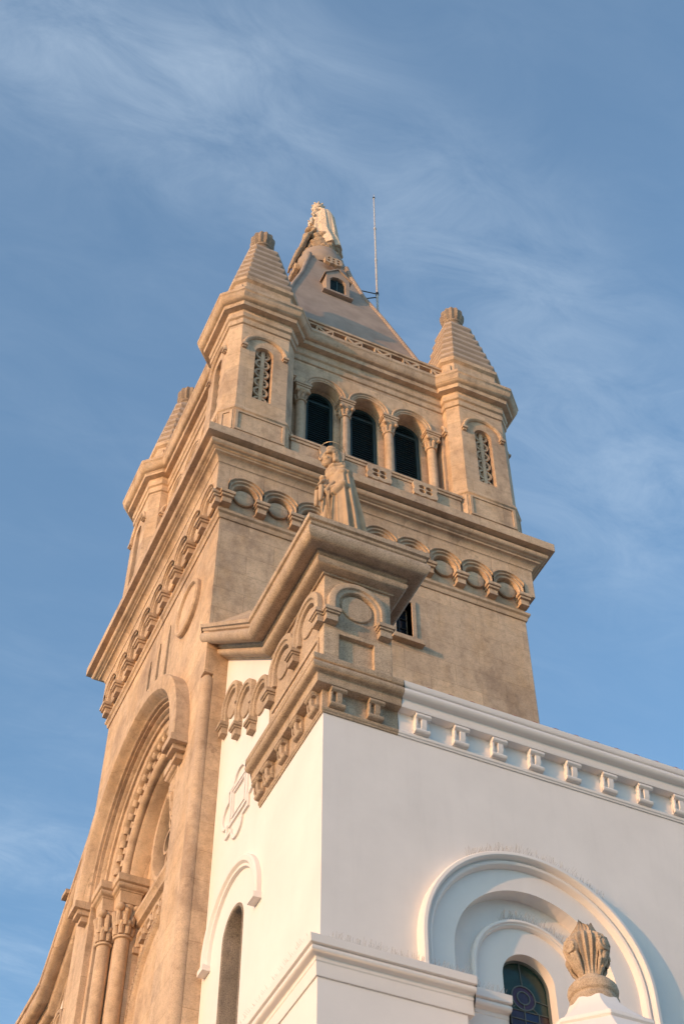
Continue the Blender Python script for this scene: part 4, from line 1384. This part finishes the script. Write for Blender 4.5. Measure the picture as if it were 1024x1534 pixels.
# ---- saint on the corner block, facing the front (-X)
SX, SY, SZ = 0.43, 0.52, 3.46
saint = thing('saint_statue', 'robed stone saint with a wire halo standing on the granite corner block', 'statue', (SX, SY, SZ))
b = MB()
loft(b, [(SZ, -0.03, 0, 0.27, 0.29, 1.0), (SZ+0.6, -0.03, 0, 0.255, 0.27, 1.0), (SZ+1.2, -0.03, 0, 0.235, 0.25, 0.8), (SZ+1.6, -0.02, 0, 0.22, 0.24, 0.5), (SZ+2.0, -0.01, 0, 0.20, 0.25, 0.3), (SZ+2.3, 0.0, 0, 0.17, 0.24, 0.1), (SZ+2.46, -0.01, 0, 0.11, 0.15, 0)],
     64, ((9, 0.3, 0.13), (14, 1.1, 0.07)), (SX, SY))
n_c = 72
rg = []
for z, cx, rx, ry, fa in [(SZ, 0.12, 0.42, 0.42, 1.0), (SZ+0.6, 0.11, 0.39, 0.395, 1.0), (SZ+1.2, 0.08, 0.345, 0.36, 0.95), (SZ+1.7, 0.05, 0.29, 0.325, 0.8), (SZ+2.1, 0.035, 0.245, 0.30, 0.5), (SZ+2.34, 0.03, 0.205, 0.27, 0.2), (SZ+2.52, 0.01, 0.14, 0.18, 0.05)]:
    row_o, row_i = [], []
    for k in range(n_c+1):
        t = R(-128+256*k/n_c)
        fo = 1+fa*(0.105*math.sin(13*t+0.25*(z-SZ))+0.055*math.sin(21*t+1))
        row_o.append((SX+cx+rx*fo*math.cos(t), SY+ry*fo*math.sin(t), z))
        row_i.append((SX+cx+(rx-0.1)*math.cos(t), SY+(ry-0.1)*math.sin(t), z))
    rg.append(row_o+list(reversed(row_i)))
b.rings(rg)
b.ball((SX-0.07, SY, SZ+2.36), (0.155, 0.20, 0.21))
b.limb([(SX-0.17, SY, SZ+2.50), (SX-0.12, SY-0.11, SZ+2.54), (SX, SY-0.14, SZ+2.57), (SX+0.1, SY-0.08, SZ+2.57)], [0.05, 0.055, 0.06, 0.06], 12)
b.limb([(SX-0.17, SY, SZ+2.50), (SX-0.12, SY+0.11, SZ+2.54), (SX, SY+0.14, SZ+2.57), (SX+0.1, SY+0.08, SZ+2.57)], [0.05, 0.055, 0.06, 0.06], 12)
# cowl fallen on the shoulders, its mouth open at the side
b.limb([(SX-0.12, SY-0.12, SZ+2.40), (SX+0.02, SY-0.19, SZ+2.45), (SX+0.14, SY-0.12, SZ+2.46), (SX+0.18, SY, SZ+2.42), (SX+0.14, SY+0.12, SZ+2.46), (SX+0.02, SY+0.19, SZ+2.45), (SX-0.12, SY+0.12, SZ+2.40)], [0.045, 0.065, 0.085, 0.095, 0.085, 0.065, 0.045], 12)
b.ball((SX+0.16, SY-0.06, SZ+2.30), (0.11, 0.14, 0.16))
b.limb([(SX-0.02, SY-0.25, SZ+2.33), (SX+0.07, SY-0.275, SZ+2.28), (SX+0.14, SY-0.24, SZ+2.24)], [0.03, 0.04, 0.03], 10)
for s in (-1, 1):
    sh = Vector((SX-0.01, SY+s*0.22, SZ+2.26)); el = Vector((SX-0.03, SY+s*0.285, SZ+1.86)); hd = Vector((SX-0.235, SY+s*0.10, SZ+1.86+0.06*s))
    b.limb([sh, el, hd], [0.09, 0.095, 0.06], 14)
    b.limb([el, (el+hd)/2+Vector((0, 0, -0.12)), hd+Vector((0.03, 0, -0.13))], [0.09, 0.085, 0.05], 12)
    make_hand(b, hd, Vector((-0.6, -s*0.55, 0.25)), (0, 0, 1), 0.95)
b.limb([(SX-0.03, SY, SZ+2.38), (SX-0.09, SY, SZ+2.64)], [0.10, 0.085], 14)
make_head(b, (SX-0.13, SY, SZ+2.82), 1.0, (-1, 0.02, -0.12))
b.build('robed_body', M['saint'], saint, 60, remesh=0.011)
b = MB()
for i in range(26):
    t = R(-120+240*i/25)
    for rr, zz, rad in ((0.150, 0.02, 0.046), (0.152, 0.08, 0.046), (0.132, 0.14, 0.042), (0.148, -0.05, 0.046), (0.150, -0.12, 0.05), (0.155, -0.19, 0.055)):
        if zz < 0 and abs(t) > R(88):
            continue
        b.ball((SX-0.135+rr*1.1*math.cos(t), SY+rr*0.95*math.sin(t), SZ+2.85+zz+random.uniform(-0.012, 0.012)), rad*random.uniform(0.8, 1.1), seg=8)
b.build('hair', M['saint'], saint, 60, remesh=0.011)
b = MB()
b.ball((SX-0.27, SY-0.02, SZ+2.02), (0.075, 0.10, 0.13)); b.ball((SX-0.285, SY-0.04, SZ+2.19), 0.062)
b.limb([(SX-0.27, SY-0.09, SZ+2.08), (SX-0.345, SY-0.13, SZ+1.98), (SX-0.37, SY-0.10, SZ+1.93)], [0.04, 0.034, 0.028], 10)
b.limb([(SX-0.26, SY-0.08, SZ+1.93), (SX-0.345, SY-0.13, SZ+1.83), (SX-0.355, SY-0.13, SZ+1.50)], [0.055, 0.05, 0.036], 10)
b.limb([(SX-0.27, SY+0.02, SZ+1.92), (SX-0.37, SY-0.02, SZ+1.80), (SX-0.385, SY-0.02, SZ+1.46)], [0.055, 0.05, 0.036], 10)
b.limb([(SX-0.16, SY-0.17, SZ+1.98), (SX-0.27, SY-0.15, SZ+1.74), (SX-0.24, SY-0.17, SZ+1.64)], [0.05, 0.045, 0.03], 10)
b.build('carried_child', M['saint'], saint, 60, remesh=0.01)
for off in (-0.02, 0.045):
    b = MB()
    for i in range(30):
        b.ball((SX-0.245-0.015*math.sin(i*0.3), SY-0.21+off, SZ+1.66-0.036*i), 0.019, seg=8)
    b.build('rosary', M['saint'], saint)
b = MB()
hc = Vector((SX-0.10, SY, SZ+3.0)); hx = Vector((0.88, 0.0, -0.30)); hy = Vector((0, 1, 0))
b.tube([hc+hx*0.25*math.cos(2*PI*i/40)+hy*0.25*math.sin(2*PI*i/40) for i in range(41)], 0.006, 8)
b.tube([hc+hx*0.25, (SX+0.0, SY, SZ+2.86)], 0.008, 6)
b.build('halo', M['brass'], saint)

# ---- Madonna on the spire, facing the front (-X), with the child on her arm
MX, MY, MZ = CX+0.02, CY, 25.75
mad = thing('madonna_statue', 'pale crowned statue of a robed woman holding a child on top of the spire', 'statue', (MX, MY, MZ))
b = MB()
random.seed(3)
for i in range(120):
    t = random.uniform(0, 2*PI); h = random.uniform(-0.05, 1.35)
    r_ = (0.60-0.16*h)*random.uniform(0.8, 1.05)
    b.ball((MX+r_*math.cos(t), MY+r_*math.sin(t), MZ+h), random.uniform(0.07, 0.15), seg=8)
b.ball((MX, MY, MZ+0.5), (0.56, 0.56, 0.9))
b.build('rock_base', M['rock'], mad, 60, remesh=0.024)
b = MB()
for i in range(9):
    o_ = -0.32+0.08*i
    w_ = random.uniform(0.05, 0.085)
    j = random.uniform(-0.05, 0.05)
    b.limb([(MX-0.36, MY+o_*1.1, MZ+1.45+j), (MX-0.55+j, MY+o_*0.9, MZ+1.05), (MX-0.70-j, MY+o_*0.7, MZ+0.45), (MX-0.86, MY+o_*0.5, MZ-0.2+j), (MX-0.99, MY+o_*0.35, MZ-0.85+2*j)], [w_*1.2, w_*1.3, w_*1.1, w_, w_*0.6], 10)
for i in range(40):
    t = random.random()
    b.ball((MX-0.45-0.5*t, MY+random.uniform(-0.3, 0.2)*(1-0.5*t), MZ+1.3-2.0*t), random.uniform(0.05, 0.10), seg=8)
b.ball((MX-0.42, MY-0.18, MZ+1.52), (0.20, 0.20, 0.12))
b.build('drapery', M['rock'], mad, 60, remesh=0.02)
# the skirt of the cloak lies over the rock on the near side
b = MB()
H = MZ+0.92
loft(b, [(H-0.36, 0.18, -0.12, 0.44, 0.54, 0.6), (H-0.05, 0.15, -0.09, 0.44, 0.51, 0.9), (H+0.4, 0.09, -0.05, 0.42, 0.46, 0.9), (H+0.9, 0.04, 0, 0.38, 0.42, 0.8), (H+1.35, 0.02, 0, 0.35, 0.40, 0.6), (H+1.75, 0.01, 0, 0.345, 0.40, 0.4), (H+2.04, 0.02, 0, 0.29, 0.37, 0.2), (H+2.22, 0.01, 0, 0.17, 0.23, 0)],
     64, ((8, 0.4, 0.12), (13, 1.3, 0.07), (5, 2, 0.05)), (MX, MY))
rg = []
for z, cx, rx, ry, fa in [(H+0.2, 0.18, 0.42, 0.46, 1.0), (H+0.8, 0.13, 0.41, 0.455, 0.9), (H+1.35, 0.09, 0.395, 0.445, 0.7), (H+1.8, 0.06, 0.37, 0.43, 0.5), (H+2.10, 0.03, 0.31, 0.37, 0.2), (H+2.28, -0.03, 0.215, 0.235, 0.1), (H+2.45, -0.06, 0.175, 0.185, 0.0), (H+2.58, -0.06, 0.11, 0.115, 0)]:
    ro_, ri_ = [], []
    for k in range(61):
        t = R(-112+224*k/60)
        fo = 1+fa*(0.075*math.sin(11*t+z*0.8)+0.045*math.sin(19*t))
        ro_.append((MX+cx+rx*fo*math.cos(t), MY+ry*fo*math.sin(t), z)); ri_.append((MX+cx+(rx-0.08)*math.cos(t), MY+(ry-0.08)*math.sin(t), z))
    rg.append(ro_+list(reversed(ri_)))
b.rings(rg)
b.limb([(MX-0.02, MY, H+2.02), (MX-0.09, MY, H+2.26)], [0.11, 0.095], 12)
make_head(b, (MX-0.15, MY, H+2.42), 1.05, (-1, -0.1, -0.12))
for s in (-1, 1):
    sh = Vector((MX, MY+s*0.28, H+1.88)); el = Vector((MX-0.03, MY+s*0.345, H+1.42)); hd = Vector((MX-0.27, MY+s*0.13, H+1.40+0.08*s))
    b.limb([sh, el, hd], [0.105, 0.11, 0.07], 14)
    b.limb([el, (el+hd)/2+Vector((0, 0, -0.2)), hd+Vector((0.05, 0, -0.25))], [0.105, 0.10, 0.05], 12)
    b.limb([el, el+Vector((0.02, 0, -0.35)), el+Vector((0.05, 0, -0.7))], [0.09, 0.075, 0.04], 12)
    make_hand(b, hd, Vector((-0.6, -s*0.5, 0.2)), (0, 0, 1), 1.0)
b.build('robed_body', M['statue'], mad, 60, remesh=0.016)
b = MB()
b.ball((MX-0.27, MY-0.08, H+1.64), (0.11, 0.125, 0.18)); b.limb([(MX-0.27, MY-0.08, H+1.78), (MX-0.28, MY-0.08, H+1.88)], [0.055, 0.05], 10)
make_head(b, (MX-0.30, MY-0.09, H+1.96), 0.56, (-1, -0.3, -0.05))
for s in (-1, 1):
    b.limb([(MX-0.28, MY-0.08+s*0.11, H+1.74), (MX-0.35, MY-0.08+s*0.16, H+1.64), (MX-0.42, MY-0.08+s*0.13, H+1.68)], [0.045, 0.04, 0.03], 10)
    b.limb([(MX-0.28, MY-0.08+s*0.06, H+1.52), (MX-0.40, MY-0.08+s*0.08, H+1.46), (MX-0.40, MY-0.08+s*0.07, H+1.22)], [0.07, 0.06, 0.04], 10)
b.build('held_child', M['statue'], mad, 60, remesh=0.013)
b = MB()
cc = Vector((MX-0.125, MY, H+2.57))
b.arch(lambda u, v, d: (cc.x+u, cc.y+v, cc.z+d), 0, 0, [(0.165, -0.05), (0.18, 0.0), (0.175, 0.04), (0.20, 0.10), (0.17, 0.10), (0.14, -0.05)], 0, 2*PI, 36)
for i in range(10):
    a = 2*PI*i/10
    b.limb([(cc.x+0.185*math.cos(a), cc.y+0.185*math.sin(a), cc.z+0.09), (cc.x+0.21*math.cos(a), cc.y+0.21*math.sin(a), cc.z+0.12)], [0.03, 0.026], 10)
b.build('crown', M['statue'], mad)
